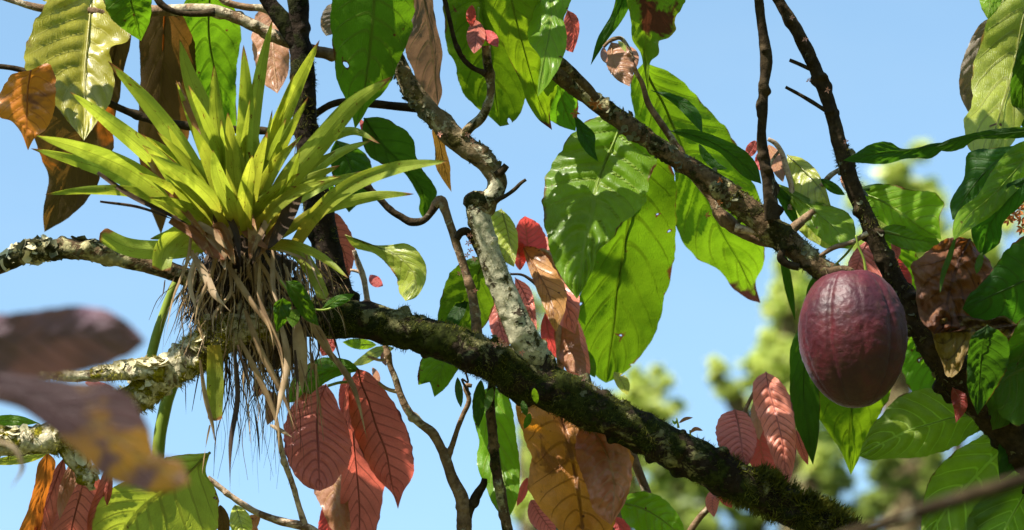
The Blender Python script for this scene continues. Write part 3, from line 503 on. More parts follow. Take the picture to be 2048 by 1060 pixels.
leaf(T4, 'bright', [(1245,228),(1236,262),(1209,328),(1190,388),(1184,430),(1171,482),(1162,539),(1154,598)],
     [(1188,234),(1142,271),(1111,320),(1093,348),(1087,396),(1086,433),(1096,482),(1107,520),(1122,554),(1140,580)],
     [(1280,250),(1310,300),(1308,340),(1301,352),(1294,391),(1277,422),(1243,448),(1228,474),(1196,503),(1188,532),(1172,567)], d=.05, d0=.0, d1=0, roll=-.38, fold=.12, quilt=.007, nv=13, rows=120, label='huge green leaf with dappled light')
leaf(T4, 'underside', [(1275,285),(1268,350),(1256,444),(1247,501),(1235,576),(1228,652),(1220,708),(1212,766)],
     [(1250,320),(1225,400),(1200,480),(1180,540),(1158,590),(1147,633),(1149,663),(1160,701),(1176,732),(1195,755)],
     [(1320,300),(1348,350),(1352,444),(1350,501),(1342,550),(1326,610),(1314,659),(1288,703),(1258,737),(1232,757)], d=.29, d0=0, d1=0, roll=.12, fold=.1, quilt=.0025, nv=11, rows=120, label='huge pale veined leaf seen from below')
leaf(T4, 'dark', [(1303,181),(1340,196),(1372,215),(1394,240),(1405,266)], [(1325,192),(1352,212),(1385,246)], [(1345,188),(1380,204),(1402,232)], d=.05)
leaf(T4, 'dark', [(1340,262),(1385,270),(1430,288),(1480,322),(1523,368)], [(1362,272),(1402,288),(1440,306),(1465,332),(1492,356)], [(1362,258),(1400,262),(1440,276),(1488,300),(1514,330)], d=.06, roll=-.4, label='slender dark leaf')
leaf(T4, 'dark', [(1398,288),(1412,312),(1434,332),(1455,338)], w=9, d=.1, pet=False)
leaf(T4, 'bright', [(1540,362),(1590,392),(1640,430),(1675,462),(1700,498)], [(1560,390),(1585,412),(1611,448),(1638,475),(1664,493)], [(1574,374),(1630,401),(1662,411),(1694,425),(1706,441),(1711,470)], d=.02, roll=.25, fold=.2, label='green leaf above the branch')
leaf(T4, 'dark', [(1545,368),(1570,400),(1590,440),(1600,455)], w=12, d=.05)
leaf(T4, 'yellow', [(1575,310),(1605,338),(1635,370),(1662,412)], [(1572,345),(1595,395),(1630,412)], [(1600,315),(1628,335),(1648,368)], d=.10, label='yellow green leaf'); leaf(T4, 'yellow', [(1590,380),(1610,430),(1640,490)], w=26, d=.16); leaf(T4, 'yellow', [(1625,440),(1650,480),(1665,500)], w=18, d=.18)
leaf(T4, 'bright', [(1722,385),(1760,400),(1800,425),(1840,455),(1882,478)], [(1728,402),(1748,430),(1772,450),(1815,460),(1855,474)], [(1750,370),(1785,370),(1830,381),(1874,387),(1888,408),(1880,430)], d=.10, roll=-.5, fold=.1, label='sunlit leaf right of the stem'); leaf(T4, 'dark', [(1642,358),(1665,375),(1690,390)], w=10, d=.04); leaf(T4, 'dark', [(1715,380),(1750,375),(1800,385),(1850,398)], w=9, d=.13)
leaf(T4, 'green', [(1750,464),(1790,470),(1835,480),(1880,486)], [(1777,484),(1815,500),(1850,504)], [(1781,450),(1830,458),(1866,470)], d=.06, roll=.4)
leaf(T4, 'green', [(1755,470),(1790,500),(1815,560),(1830,620)], w=34, d=.2)
leaf(T4, 'dark', [(1642,545),(1625,620),(1612,700),(1608,800),(1618,870),(1626,930)], [(1625,556),(1608,614),(1593,663),(1581,695),(1580,745),(1580,795),(1589,842),(1607,888)], [(1665,580),(1655,680),(1640,770),(1640,830),(1636,880)], d=.12, roll=.2, label='dark green leaf behind the pod')
leaf(T4, 'dark', [(1560,480),(1575,560),(1590,640)], w=9, d=.1, pet=False)
leaf(T4, 'underside', [(1705,640),(1708,740),(1704,815),(1699,880),(1702,950)], [(1640,690),(1622,777),(1637,832),(1654,862),(1678,896)], [(1770,700),(1780,790),(1762,824),(1742,862),(1721,910)], d=.16, roll=.15, fold=.2, label='veined leaf hanging below the pod')
leaf(T4, 'pink', [(1735,480),(1722,510),(1705,560)], [(1712,498),(1697,525),(1695,550)], [(1758,505),(1772,530),(1760,560)], d=.13); leaf(T4, 'crimson', [(1768,498),(1790,530),(1822,596)], [(1765,520),(1790,570)], [(1795,515),(1822,550)], d=.12, nv=18, label='purple striped young leaf'); leaf(T4, 'pink', [(1785,480),(1793,500),(1795,518)], w=9, d=.06)
leaf(T4, 'green', [(1835,650),(1850,700),(1872,745),(1902,795)], [(1808,700),(1806,745),(1825,782),(1870,790)], [(1862,690),(1885,735),(1910,770)], d=.22, roll=.3)
tube(T4, M['stalk'], [(1712,470,2.2),(1716,490,2.2),(1728,520,2.5),(1732,545,3)], name='petiole', d=-.1, seg=8, amp=.05); tube(T4, M['stalk'], [(1712,480,2.4),(1695,505,2.4),(1672,528,2)], name='petiole', d=-.02, seg=8, amp=.05); tube(T4, M['stalk'], [(1735,465,2.5),(1765,462,2.5),(1800,470,2)], name='petiole', d=.03, seg=8, amp=.05)

# ================================================================== POD
TP = Thing('cacao_pod', 'ripe maroon cacao pod hanging from the branch at the right', 'cacao pod', P(1712, 540, -.10))
def pod():
    nr, ns = 120, 160; cx, cy, hh, hw, dd = 1706, 675, 141, 109, -.12
    V = []; tilt = math.radians(-3)
    ax = AX_U * math.cos(tilt) + AX_R * math.sin(tilt); ax = ax * math.cos(.12) + AX_F * math.sin(.12)
    e1 = np.cross(ax, AX_F); e1 /= np.linalg.norm(e1); e2 = np.cross(ax, e1); k = K * (D0 + dd); c = P(cx, cy, dd)
    for i in range(nr):
        th = math.pi * i / (nr - 1); z = math.cos(th); z2 = z
        rr = math.sin(th) ** 0.90 * (1 + 0.05 * z - .05 * z * z)
        fade = min(1, math.sin(th) * 1.6)
        for j in range(ns):
            ph = 2 * math.pi * j / ns + .15 * z
            g1 = abs(math.sin(2.5 * ph + .55)); g2 = abs(math.sin(5 * ph + 1.1))
            rid = -0.040 * math.exp(-(g1 / .16) ** 2) - 0.014 * math.exp(-(g2 / .25) ** 2)
            q = Vector((math.cos(ph) * rr * 3, math.sin(ph) * rr * 3, z * 3.6))
            wart = 0.012 * mnoise.fractal(q * 1.6, .9, 2.1, 3) + 0.009 * mnoise.noise(q * 5.5) + .006 * mnoise.noise(q * 11)
            R = hw * k * rr * (1 + rid * fade + wart * fade)
            H = hh * k * z2 * (1 - 0.02 * (z > .9) * g1) + hh * k * wart * .4
            if z > .93: H -= hh * k * (z - .93) * .7
            V.append(c + ax * H + (e1 * math.cos(ph) + e2 * math.sin(ph)) * R)
    F = []
    for i in range(nr - 1):
        for j in range(ns): j2 = (j + 1) % ns; F.append((i*ns+j, i*ns+j2, (i+1)*ns+j2, (i+1)*ns+j))
    g = NT('pod_skin'); vec = g.n('ShaderNodeTexCoord').outputs['Object']
    n1 = g.noise(vec, 14, 5, .6, .4); n2 = g.noise(vec, 120, 5, .7); n3 = g.noise(vec, 40, 4, .65)
    col = g.mix(g.ramp(n1, .35, .65), (0.030, 0.0020, 0.0055), (0.076, 0.0065, 0.011)); col = g.mix(g.math('MULTIPLY', g.ramp(n3, .5, .68), .55), col, (0.055, 0.018, 0.009))
    col = g.mix(g.math('MULTIPLY', g.ramp(n2, .55, .7), .5), col, (0.015, 0.005, 0.006)); col = g.mix(g.math('MULTIPLY', g.ramp(g.voro(vec, 210), .0, .10), -0.0), col, col)
    sp = g.math('SUBTRACT', 1.0, g.ramp(g.voro(vec, 230), .10, .22)); col = g.mix(g.math('MULTIPLY', sp, g.math('MULTIPLY', g.ramp(n1, .45, .6), .5)), col, (0.16, 0.09, 0.06))
    h = g.math('ADD', g.math('MULTIPLY', g.noise(vec, 100, 4, .6, .5), 1.0), g.math('MULTIPLY', n2, .5)); bp = g.n('ShaderNodeBump'); g.put(bp, 'Height', h); bp.inputs['Strength'].default_value = .36; bp.inputs['Distance'].default_value = .004
    pr = g.n('ShaderNodeBsdfPrincipled'); g.put(pr, 'Base Color', col); g.put(pr, 'Normal', bp.outputs[0]); g.put(pr, 'Roughness', g.math('ADD', .38, g.math('MULTIPLY', n3, .25))); pr.inputs['Specular IOR Level'].default_value = .4; pr.inputs['Coat Weight'].default_value = .0; pr.inputs['Coat Roughness'].default_value = .4
    pr.inputs['Sheen Weight'].default_value = .03; pr.inputs['Sheen Roughness'].default_value = .4
    g.put(g.out, 0, pr.outputs[0]); link('husk', V, F, g.m, TP)
pod()
tube(TP, M['bark_brown'], [(1702,556,15),(1700,546,11),(1690,540,9),(1672,542,10),(1655,548,12)], name='stalk', d=-.07, seg=14, amp=.12, step=2)

# ================================================================== BROMELIAD
TB = Thing('bromeliad', 'yellow green bromeliad rosette perched in the fork of the mossy limb', 'bromeliad', P(480, 500, -.05))
def strap(mid, w, mat='brom', d=-.05, d0=0.0, d1=None, name='leaf', fold=None, blunt=False, chan=.55, label=None):
    r = random.Random(int(mid[0][0] * 7 + mid[-1][1] * 3 + mid[-1][0]))
    if d1 is None: d1 = r.uniform(-.16, .02)
    rows = 60; cols = 10; m = with_d(mid, d, d0, d1); t = np.linspace(0, 1, rows); C = crom(m, rows)
    T = np.gradient(C[:, :2], axis=0); T /= np.linalg.norm(T, axis=1)[:, None] + 1e-9; N = np.stack([-T[:, 1], T[:, 0]], 1)
    pf = (0.72 + 0.28 * np.sin(np.pi * np.clip(t / .8, 0, 1))) if not blunt else (0.8 + .2 * np.sin(np.pi * t))
    end = np.clip((1 - t) / (.04 if blunt else .30), 0, 1); pf = pf * (np.sin(end * np.pi / 2) ** (.5 if blunt else .85)) + .01
    v = np.linspace(-1, 1, cols + 1); V, Tt = np.meshgrid(v, t); wd = (pf * w)[:, None] * V
    XY = C[:, None, :2] + N[:, None, :] * wd[..., None]; a = r.uniform(0, 6); roll = r.uniform(-.4, .4) if fold is None else fold
    dep = C[:, None, 2] + wd * PX * roll - np.abs(wd) ** 1.5 / (w ** .5) * PX * chan * (1 if r.random() < .5 else -.6) + .0015 * np.sin(Tt * 16 + a) * V ** 2 + 0.0006 * np.sin(V * 14 + a)
    pos = P(XY[..., 0], XY[..., 1], dep).reshape(-1, 3); u1 = np.stack([Tt, V * .5 + .5], -1).reshape(-1, 2); u2 = np.stack([Tt * 0 + .5, V * 0], -1).reshape(-1, 2)
    return link(name, pos, grid_faces(rows, cols + 1), M[mat], TB, uvs=u1, uvs2=u2, label=label)
straps = [
 ([(455,465),(405,370),(355,285),(290,200),(216,122)], 24, -.02, -.05), ([(440,460),(360,365),(290,300),(215,240),(140,184)], 24, .0, -.10),
 ([(440,470),(350,405),(250,335),(160,298),(72,271)], 26, .0, -.14), ([(430,470),(340,410),(240,352),(140,318),(62,297)], 20, .01, -.06), ([(430,480),(350,415),(270,385),(180,380),(90,389)], 14, .02, -.10),
 ([(470,460),(435,320),(405,220),(375,140),(359,78)], 28, .03, .02), ([(470,460),(450,340),(432,220),(428,129)], 22, .0, -.04), ([(482,455),(487,320),(492,190),(487,90)], 22, .0, -.06),
 ([(490,450),(500,300),(522,140),(545,38)], 18, .03, .0), ([(505,455),(530,330),(585,190),(639,80)], 22, .0, -.08), ([(505,455),(535,360),(575,270),(617,193)], 14, -.02, -.10),
 ([(520,470),(570,370),(640,285),(710,205),(785,153)], 27, -.04, -.16), ([(540,450),(610,320),(660,275),(705,262),(760,287)], 16, .0, -.05), ([(560,450),(620,350),(680,305),(745,280)], 14, .02, .0),
 ([(590,490),(630,430),(710,366),(800,334),(897,322)], 19, -.05, -.20), ([(560,470),(640,420),(700,402),(765,390),(828,388)], 15, -.02, -.12), ([(540,450),(580,395),(630,368),(672,352)], 16, -.03, -.10),
 ([(500,460),(520,390),(555,325),(592,283)], 18, -.03, -.08), ([(450,470),(390,390),(330,330),(285,290)], 20, -.03, -.10), ([(455,465),(400,370),(360,300),(335,250)], 16, -.03, -.06),
 ([(470,465),(440,380),(408,300),(383,248)], 20, -.05, -.08), ([(485,460),(470,370),(462,280),(455,225)], 19, -.05, -.08), ([(495,460),(505,380),(520,310),(535,262)], 16, -.05, -.10),
 ([(462,470),(425,400),(370,350),(300,308)], 17, -.06, -.15), ([(510,465),(545,420),(600,380),(650,362)], 15, -.07, -.12), ([(450,440),(400,290),(370,210),(352,160)], 10, .0, -.05),
 ([(500,460),(560,400),(585,350),(600,300)], 12, -.06, -.12), ([(478,462),(455,400),(436,350),(425,300)], 20, -.08, -.11), ([(492,462),(490,400),(498,350),(505,310)], 19, -.09, -.12),
 ([(430,470),(395,430),(350,405),(298,395)], 12, -.05, -.10), ([(520,440),(545,330),(580,250),(612,215)], 11, .0, -.02)]
rb = random.Random(21)
for k in range(24):
    an = math.radians(rb.uniform(18, 162)); L = rb.uniform(190, 330) * (1 if 50 < math.degrees(an) < 150 else .85); bx, by = 480 + rb.uniform(-35, 35), 462 + rb.uniform(-8, 12)
    tx, ty = bx + math.cos(an) * L, by - math.sin(an) * L; cv = rb.uniform(-.05, .16) * (1 if tx > bx else -1)
    straps.append(([(bx, by), (bx + (tx-bx)*.33 - cv*40, by + (ty-by)*.36 - 6), (bx + (tx-bx)*.68 - cv*30, by + (ty-by)*.72 - 8), (tx, ty)], rb.uniform(9, 16), rb.uniform(-.06, .04), rb.uniform(-.12, .06)))
for m, w, a, b in straps: strap(m, w * .82, d=-.05, d0=a, d1=b * 1.4 - .07 * max(0, (m[0][1] - m[-1][1]) / 380))
strap([(440,470),(390,492),(320,500),(250,492),(200,466)], 19, d=-.08, d0=.02, d1=-.05, blunt=True, label='bent leaf with cut end'); strap([(400,462),(360,470),(330,500),(322,542)], 22, d=-.09, d0=.0, d1=-.05, blunt=True)
strap([(430,470),(405,440),(340,468),(300,478)], 12, d=-.09, d1=-.02)
strap([(520,485),(580,488),(640,512),(697,556)], 9, d=-.10, d1=-.1); strap([(525,485),(590,500),(625,545),(650,600)], 14, d=-.09, d1=-.04, blunt=True)
tube(TB, M['stalk'], [(362,545,6),(345,580,8),(328,625,9),(312,675,10),(302,715,10),(298,745,9)], name='hanging_shoot', d=.02, seg=12, amp=.06)
tube(TB, M['stalk'], [(352,755,11),(338,790,12),(327,830,13),(319,880,13),(316,930,12),(317,970,11),(321,1002,7),(326,1030,3)], name='hanging_shoot', d=.02, seg=12, amp=.06)
strap([(428,690),(430,740),(430,790),(430,842)], 17, 'brom', d=-.10, d0=0, d1=0, blunt=True, chan=.3)
# withered leaves and sheath
for m, w, mt in (([(290,305),(330,370),(385,440),(420,480)], 7, 'brom_brown'), ([(340,440),(390,470),(430,520)], 9, 'brom_brown'), ([(400,480),(440,450),(470,500)], 6, 'brom_brown'), ([(355,165),(375,215),(400,275),(408,300)], 6, 'brom_brown'),
                 ([(600,370),(580,420),(560,460),(535,500)], 15, 'straw_dark'), ([(560,370),(545,420),(520,470),(492,535)], 7, 'straw'), ([(195,345),(260,390),(330,425),(380,450)], 5, 'straw_dark'), ([(200,403),(280,415),(350,440)], 3, 'straw_dark'),
                 ([(450,470),(430,440),(440,400),(438,360)], 4, 'straw_dark'), ([(380,450),(400,480),(420,500),(450,520)], 11, 'brom_brown'), ([(470,430),(500,470),(540,500)], 9, 'brom_brown'), ([(430,440),(450,480),(470,530)], 10, 'brom_brown'), ([(395,445),(425,465),(455,500)], 7, 'straw'), ([(500,430),(505,470),(500,520)], 9, 'brom_brown'), ([(530,440),(520,480),(505,530)], 8, 'straw_dark'), ([(450,420),(470,460),(480,520)], 7, 'straw_dark'), ([(410,460),(440,500),(450,540)], 9, 'straw_pale'), ([(555,450),(530,490),(510,520)], 8, 'brom_brown'), ([(470,440),(455,480),(445,530)], 8, 'straw'), ([(610,150),(560,440),(545,480)], 0.8, 'straw')):
    strap(m, w, mt, d=-.13, d1=-.03, name='dry_leaf')
def blade(pts, w, mat, d, th=TB, name='dry_leaf'):
    r = random.Random(int(pts[-1][0] * 13 + pts[-1][1])); rows = 22; C = crom(with_d(pts, d, 0, r.uniform(-.05, .03)), rows); t = np.linspace(0, 1, rows); tw = r.uniform(-2.5, 2.5); a0 = r.uniform(-1, 1)
    T = np.gradient(C[:, :2], axis=0); T /= np.linalg.norm(T, axis=1)[:, None] + 1e-9; N = np.stack([-T[:, 1], T[:, 0]], 1)
    pf = w * (.5 + .6 * np.sin(np.pi * t ** .8)) * np.minimum(1, (1 - t) * 3 + .04); V = []
    for j, v in enumerate((-1, -.4, .4, 1)):
        an = a0 + tw * t; XY = C[:, :2] + N * (pf * v * np.cos(an))[:, None]; dep = C[:, 2] + pf * v * np.sin(an) * PX + (abs(v) > .5) * pf * PX * .5
        V.append(P(XY[:, 0], XY[:, 1], dep))
    V = np.stack(V, 1).reshape(-1, 3); return link(name, V, grid_faces(rows, 4), M[mat], th)
for pts, w, mt in (([(385,440),(375,520),(345,600),(330,690)], 5, 'straw'), ([(380,500),(410,550),(430,590),(462,625)], 11, 'straw_pale'), ([(395,505),(380,560),(400,640)], 7, 'straw_pale'), ([(440,480),(418,560),(400,600),(387,660)], 6, 'straw'),
                   ([(500,500),(540,560),(550,600),(545,720)], 6, 'straw'), ([(520,490),(560,560),(600,610),(640,660),(680,740),(720,800)], 7, 'straw'), ([(560,500),(610,520),(640,550),(645,560)], 5, 'straw_pale'), ([(450,520),(500,600),(540,660),(548,700)], 8, 'straw'),
                   ([(520,520),(520,600),(560,700),(570,790)], 7, 'straw'), ([(545,500),(550,590),(570,640)], 7, 'straw_pale'), ([(600,600),(640,680),(700,760),(735,880)], 8, 'straw'), ([(560,640),(575,720),(560,800),(548,860)], 9, 'straw_pale'),
                   ([(490,620),(520,700),(570,800),(590,860)], 9, 'straw'), ([(470,700),(475,800),(462,880),(460,985)], 7, 'straw_dark'), ([(400,720),(412,800),(425,850),(433,900)], 6, 'straw'), ([(420,850),(412,890),(404,950)], 6, 'straw'),
                   ([(475,690),(500,780),(515,860),(520,925)], 8, 'straw_dark'), ([(480,680),(520,760),(555,850),(558,920)], 9, 'straw'), ([(590,630),(600,700),(605,790)], 18, 'straw_pale'), ([(540,850),(560,860),(585,875)], 7, 'straw_pale'),
                   ([(590,700),(595,780),(592,840)], 5, 'straw_dark'), ([(600,720),(620,790),(640,840)], 5, 'straw'), ([(372,690),(371,760),(372,830)], 3, 'straw_dark'), ([(330,560),(325,590),(310,615)], 3, 'straw_dark')):
    blade(pts, w * .72, mt, -.13)
r = random.Random(5)
for k in range(26):
    x = r.uniform(360, 640); y = 520 + r.uniform(-20, 60); L = r.uniform(80, 200); sx = (x - 490) * r.uniform(.0, .5) + r.gauss(0, 18)
    blade([(x, y), (x + sx * .3 + r.gauss(0, 8), y + L * .35), (x + sx * .7 + r.gauss(0, 8), y + L * .7), (x + sx, y + L)], r.uniform(1.8, 4.5), r.choice(['straw', 'straw', 'straw_pale', 'straw_dark']), r.uniform(-.13, .03))
def litter(name, mat, n, seed, x0, x1, y0, y1, l0, l1, w0, w1, spread, da, db):
    r = random.Random(seed); V = []; F = []
    for k in range(n):
        x = r.uniform(x0, x1); y = r.uniform(y0, y1); L = r.uniform(l0, l1); sx = (x - 500) * spread * r.random() + r.gauss(0, 16); d = r.uniform(da, db); kink = r.gauss(0, 9)
        C = crom([(x, y, d), (x + sx*.25 + kink, y + L*.3, d + r.uniform(-.02, .02)), (x + sx*.7 - kink*.6, y + L*.65, d), (x + sx, y + L, d + r.uniform(-.03, .03))], 12); t = np.linspace(0, 1, 12); a = r.uniform(0, 3) + r.uniform(-3, 3) * t; w = r.uniform(w0, w1) * (1 - t * .85); q = len(V)
        A = P(C[:, 0] - w * np.cos(a), C[:, 1], C[:, 2] - w * np.sin(a) * PX); B = P(C[:, 0] + w * np.cos(a), C[:, 1], C[:, 2] + w * np.sin(a) * PX); Mi = P(C[:, 0], C[:, 1], C[:, 2] + w * .4 * PX)
        for i in range(12): V += [A[i], Mi[i], B[i]]
        for i in range(11): F += [(q+3*i, q+3*i+1, q+3*i+4, q+3*i+3), (q+3*i+1, q+3*i+2, q+3*i+5, q+3*i+4)]
    o = link(name, V, F, M[mat], TB); o['kind'] = 'stuff'
litter('dry_leaf_litter', 'straw', 170, 1, 370, 640, 490, 600, 60, 190, 1.0, 3.4, .5, -.14, .02); litter('dry_leaf_litter', 'straw_pale', 60, 2, 370, 630, 490, 600, 50, 160, 1.0, 3.0, .5, -.15, -.04); litter('dry_leaf_litter', 'straw_dark', 130, 3, 380, 640, 500, 640, 70, 200, 1.0, 3.5, .4, -.10, .04)
litter('hanging_root', 'straw_dark', 90, 4, 440, 600, 670, 740, 80, 260, .6, 2.4, .1, -.08, .05); litter('hanging_root', 'straw', 90, 5, 450, 640, 660, 730, 60, 200, .7, 3.0, .1, -.12, .02)
def clump():
    r = random.Random(3); V = []; F = []
    for k in range(2600):
        a = r.uniform(0, 6.28); q = r.random() ** .6; x = 490 + math.cos(a) * q * 120 + r.gauss(0, 8); y = 580 + math.sin(a) * q * 105; d = r.uniform(-.06, .08)
        L = r.uniform(15, 55); an = r.gauss(1.57, .6); i = len(V); w = r.uniform(.6, 2.0); c = r.uniform(-12, 12)
        x2, y2 = x + math.cos(an) * L, y + math.sin(an) * L; xm, ym = (x + x2) / 2 + c, (y + y2) / 2; dm = d + r.uniform(-.01, .01)
        for xx, yy, ww in ((x, y, w), (xm, ym, w * .8), (x2, y2, .2)): V += [P(xx - ww, yy, dm), P(xx + ww, yy, dm + .002)]
        F += [(i, i+1, i+3, i+2), (i+2, i+3, i+5, i+4)]
    o = link('root_fibres', V, F, M['root'], TB); o['kind'] = 'stuff'
clump()
tube(TB, M['root'], [(475,455,28),(480,490,60),(490,540,85),(500,590,90),(520,640,75),(560,680,55),(600,700,35)], name='root_ball', d=.0, seg=36, amp=.35, step=4)
# climbing seedling on the root ball
TV = Thing('climbing_vine', 'small fresh green vine with heart shaped leaves below the bromeliad', 'vine', P(585, 575, -.16))
tube(TV, M['stalk'], [(560,560,2),(575,580,2),(590,600,2),(640,620,2),(700,600,1.5)], name='stem', d=-.15, seg=8, amp=.05)
leaf(TV, 'green', [(572,562),(595,590),(615,625),(638,652)], [(575,585),(590,612),(612,640)], [(595,562),(615,585),(630,620)], d=-.17, nv=6); leaf(TV, 'green', [(566,596),(558,625),(553,665)], [(550,605),(548,635)], [(582,606),(574,640)], d=-.18, nv=6); leaf(TV, 'green', [(600,618),(590,635),(585,655)], [(578,622),(572,635)], [(600,632),(596,645)], d=-.18, nv=6); leaf(TV, 'green', [(643,618),(675,600),(709,588)], [(660,598),(685,588)], [(665,616),(695,604)], d=-.14, nv=6)
TS = Thing('seedling', 'tiny sprout with two narrow leaflets on top of the mossy limb', 'seedling', P(1357, 852, 0))
tube(TS, M['stalk'], [(1357,856,2.5),(1355,845,2),(1353,836,1.5)], name='stem', d=0, seg=6, amp=.05); leaf(TS, 'salmon', [(1358,846),(1370,838),(1386,835)], w=3.5, d=0, pet=False); leaf(TS, 'salmon', [(1380,866),(1390,858),(1406,861)], w=4, d=0, pet=False); tube(TS, M['stalk'], [(1381,872,2),(1380,860,1.5)], name='stem', d=0, seg=6, amp=.05)
leaf(TS, 'green', [(1354,840),(1350,846),(1344,840)], w=2.5, d=0, pet=False)
for i, (x, y, a) in enumerate(((1045,815,.3),(1060,840,-.4),(1068,790,.2))): leaf(T1, 'green', [(x,y-14),(x+a*10,y),(x+a*30,y+18)], w=7, d=-.03, pet=False, nv=5)
leaf(T1, 'dark', [(915,755),(918,785),(922,815)], w=8, d=-.01); leaf(T1, 'dark', [(962,760),(958,800),(956,855)], w=13, d=-.02); leaf(T1, 'green', [(985,775),(978,795),(972,822)], w=9, d=-.03); tube(T1, M['twig_dark'], [(930,740,2),(935,765,2),(925,758,2),(940,790,3)], name='twig', d=-.02, seg=6, amp=.1)
# ================================================================== LOWER BRANCHES WITH YOUNG FLUSH
G = 'cacao branches reaching into the picture'
T5 = Thing('cacao_branch', 'knobbly forked twig rising at the bottom centre with large red leaves to its left', 'branch', P(930, 1120, .1), group=G)
tube(T5, M['twig_brown'], [(940,1300,20),(935,1160,17),(928,1060,15),(925,1005,14),(904,954,12),(885,903,10),(864,865,9),(838,845,8),(821,828,8),(799,785,7),(791,758,7),(780,730,6),(776,708,6),(770,690,5)], name='branch', d=.10, seg=14, amp=.15, step=3, knob=.5)
tube(T5, M['twig_brown'], [(896,935,6),(897,915,6),(906,886,6),(916,855,5.5),(925,832,5),(938,800,5),(932,770,3.5),(944,772,2)], name='twig', d=.10, seg=10, amp=.15, step=3, knob=.5); tube(T5, M['twig_dark'], [(930,1050,9),(940,1018,9),(957,985,9),(967,968,8),(969,957,6)], name='twig', d=.10, seg=12, amp=.18, step=3, knob=.6)
tube(T5, M['twig_pale'], [(795,783,5),(780,780,4),(765,772,4),(757,764,3)], name='twig', d=.10, seg=8, amp=.15); tube(T5, M['twig_pale'], [(776,712,4),(765,720,3),(745,716,3),(735,712,2)], name='twig', d=.10, seg=8, amp=.15); tube(T5, M['stalk'], [(757,764,3),(725,766,3),(680,765,3),(655,772,3)], name='petiole', d=.14, seg=8, amp=.05)
leaf(T5, 'pink', [(652,769),(636,812),(634,850),(636,890),(638,940),(640,982)], [(624,775),(600,792),(584,812),(571,838),(568,871),(573,917),(584,942),(597,960),(618,976)], [(668,790),(680,818),(693,845),(698,866),(703,909),(697,928),(684,945),(668,968)], d=.10, d0=0, d1=0, roll=.22, fold=.2, quilt=.004, nv=12, label='oval ribbed salmon pink leaf')
leaf(T5, 'red', [(716,738),(722,765),(736,800),(752,852),(772,905),(782,960),(796,1018)], [(702,758),(698,812),(706,860),(730,917),(757,960),(786,990)], [(732,742),(750,756),(774,786),(800,826),(818,869),(827,915),(826,950),(805,988)], d=.14, d0=0, d1=0, roll=-.15, fold=.2, quilt=.002, nv=14, label='pointed red leaf')
leaf(T5, 'red', [(700,745),(703,840),(712,930),(719,1020),(716,1120)], [(688,800),(686,900),(682,960),(681,1020),(690,1080)], [(720,800),(752,900),(768,975),(762,1015),(748,1075)], d=.20, d0=0, d1=0, roll=.2, nv=12, label='long red leaf, partly hidden')
leaf(T5, 'salmon', [(660,880),(668,960),(678,1020),(690,1090)], [(640,920),(628,980),(645,1020),(664,1060)], [(690,920),(696,1000),(700,1060)], d=.24, roll=-.4, label='pale sunlit salmon leaf'); leaf(T5, 'crimson', [(650,1000),(655,1040),(660,1100)], [(640,1030),(638,1070)], [(675,1030),(690,1070)], d=.26, roll=.3)
leaf(T5, 'crimson', [(696,745),(690,790),(684,830)], w=13, d=.22); leaf(T5, 'salmon', [(745,735),(752,750),(756,775)], w=7, d=.2, pet=False)
leaf(T5, 'green', [(722,742),(680,738),(640,750),(604,772),(575,806)], [(692,748),(660,760),(636,776),(604,800)], [(700,722),(672,715),(635,718),(602,740),(582,765)], d=.10, roll=.4, label='curved green leaf above the red leaves')
leaf(T5, 'yellow', [(788,696),(755,704),(728,720),(702,732)], w=11, d=.2); leaf(T5, 'bright', [(752,690),(720,688),(685,684)], w=11, d=.22); leaf(T5, 'crimson', [(662,672),(655,690),(645,712)], w=17, d=.2); leaf(T5, 'orange', [(515,755),(518,775),(515,795)], w=12, d=.15); leaf(T5, 'salmon', [(535,780),(545,810),(535,850)], w=15, d=.15); leaf(T5, 'bright', [(600,745),(595,770),(580,790)], w=14, d=.2)
leaf(T5, 'salmon', [(775,700),(768,712),(772,732)], w=7, d=.12, pet=False)
T6 = Thing('cacao_branch', 'thin bristly twigs at the bottom left rising beside the oval pink leaf', 'branch', P(400, 1100, .05), group=G)
tube(T6, M['twig_pale'], [(553,845,5),(558,870,5),(563,900,6),(573,935,6),(584,965,6),(597,1010,6),(610,1052,7)], name='twig', d=.08, seg=10, amp=.15, step=3, knob=.6); tube(T6, M['twig_pale'], [(415,955,6),(440,975,6),(480,1005,6.5),(520,1028,7),(560,1042,8),(610,1054,9),(680,1100,9)], name='branch', d=.08, seg=10, amp=.15, step=3, knob=.5)
leaf(T6, 'yellow', [(420,905),(360,960),(290,1010),(215,1110)], [(330,916),(260,955),(204,996),(186,1070)], [(412,945),(433,982),(436,1040),(420,1100),(300,1160)], d=.0, d0=0, d1=0, roll=.35, fold=-.1, quilt=.003, lean=-.36, label='broad pale yellow green leaf')
leaf(T6, 'yellow', [(470,1010),(480,1040),(490,1090)], w=22, d=.08); leaf(T6, 'bronze', [(440,1010),(445,1040),(450,1080)], w=14, d=.1); leaf(T6, 'orange', [(520,1030),(500,1050),(512,1100)], w=18, d=.12)
T7 = Thing('cacao_branch', 'bottom left shoot with narrow drooping reddish brown leaves below the lichened limb', 'branch', P(100, 880, .05), group=G)
tube(T7, M['twig_brown'], [(-60,905,7),(40,898,7),(120,895,7),(200,905,6)], name='branch', d=.04, amp=.1)
leaf(T7, 'rust', [(95,905),(88,960),(68,1020),(52,1100)], [(78,925),(70,965),(56,1018),(38,1080)], [(110,920),(106,950),(92,1000),(72,1080)], d=.02, roll=.2, label='narrow orange brown leaf'); leaf(T7, 'red', [(128,915),(105,980),(80,1040),(60,1110)], [(115,930),(90,980),(68,1060)], [(132,945),(118,1000),(95,1075)], d=.05)
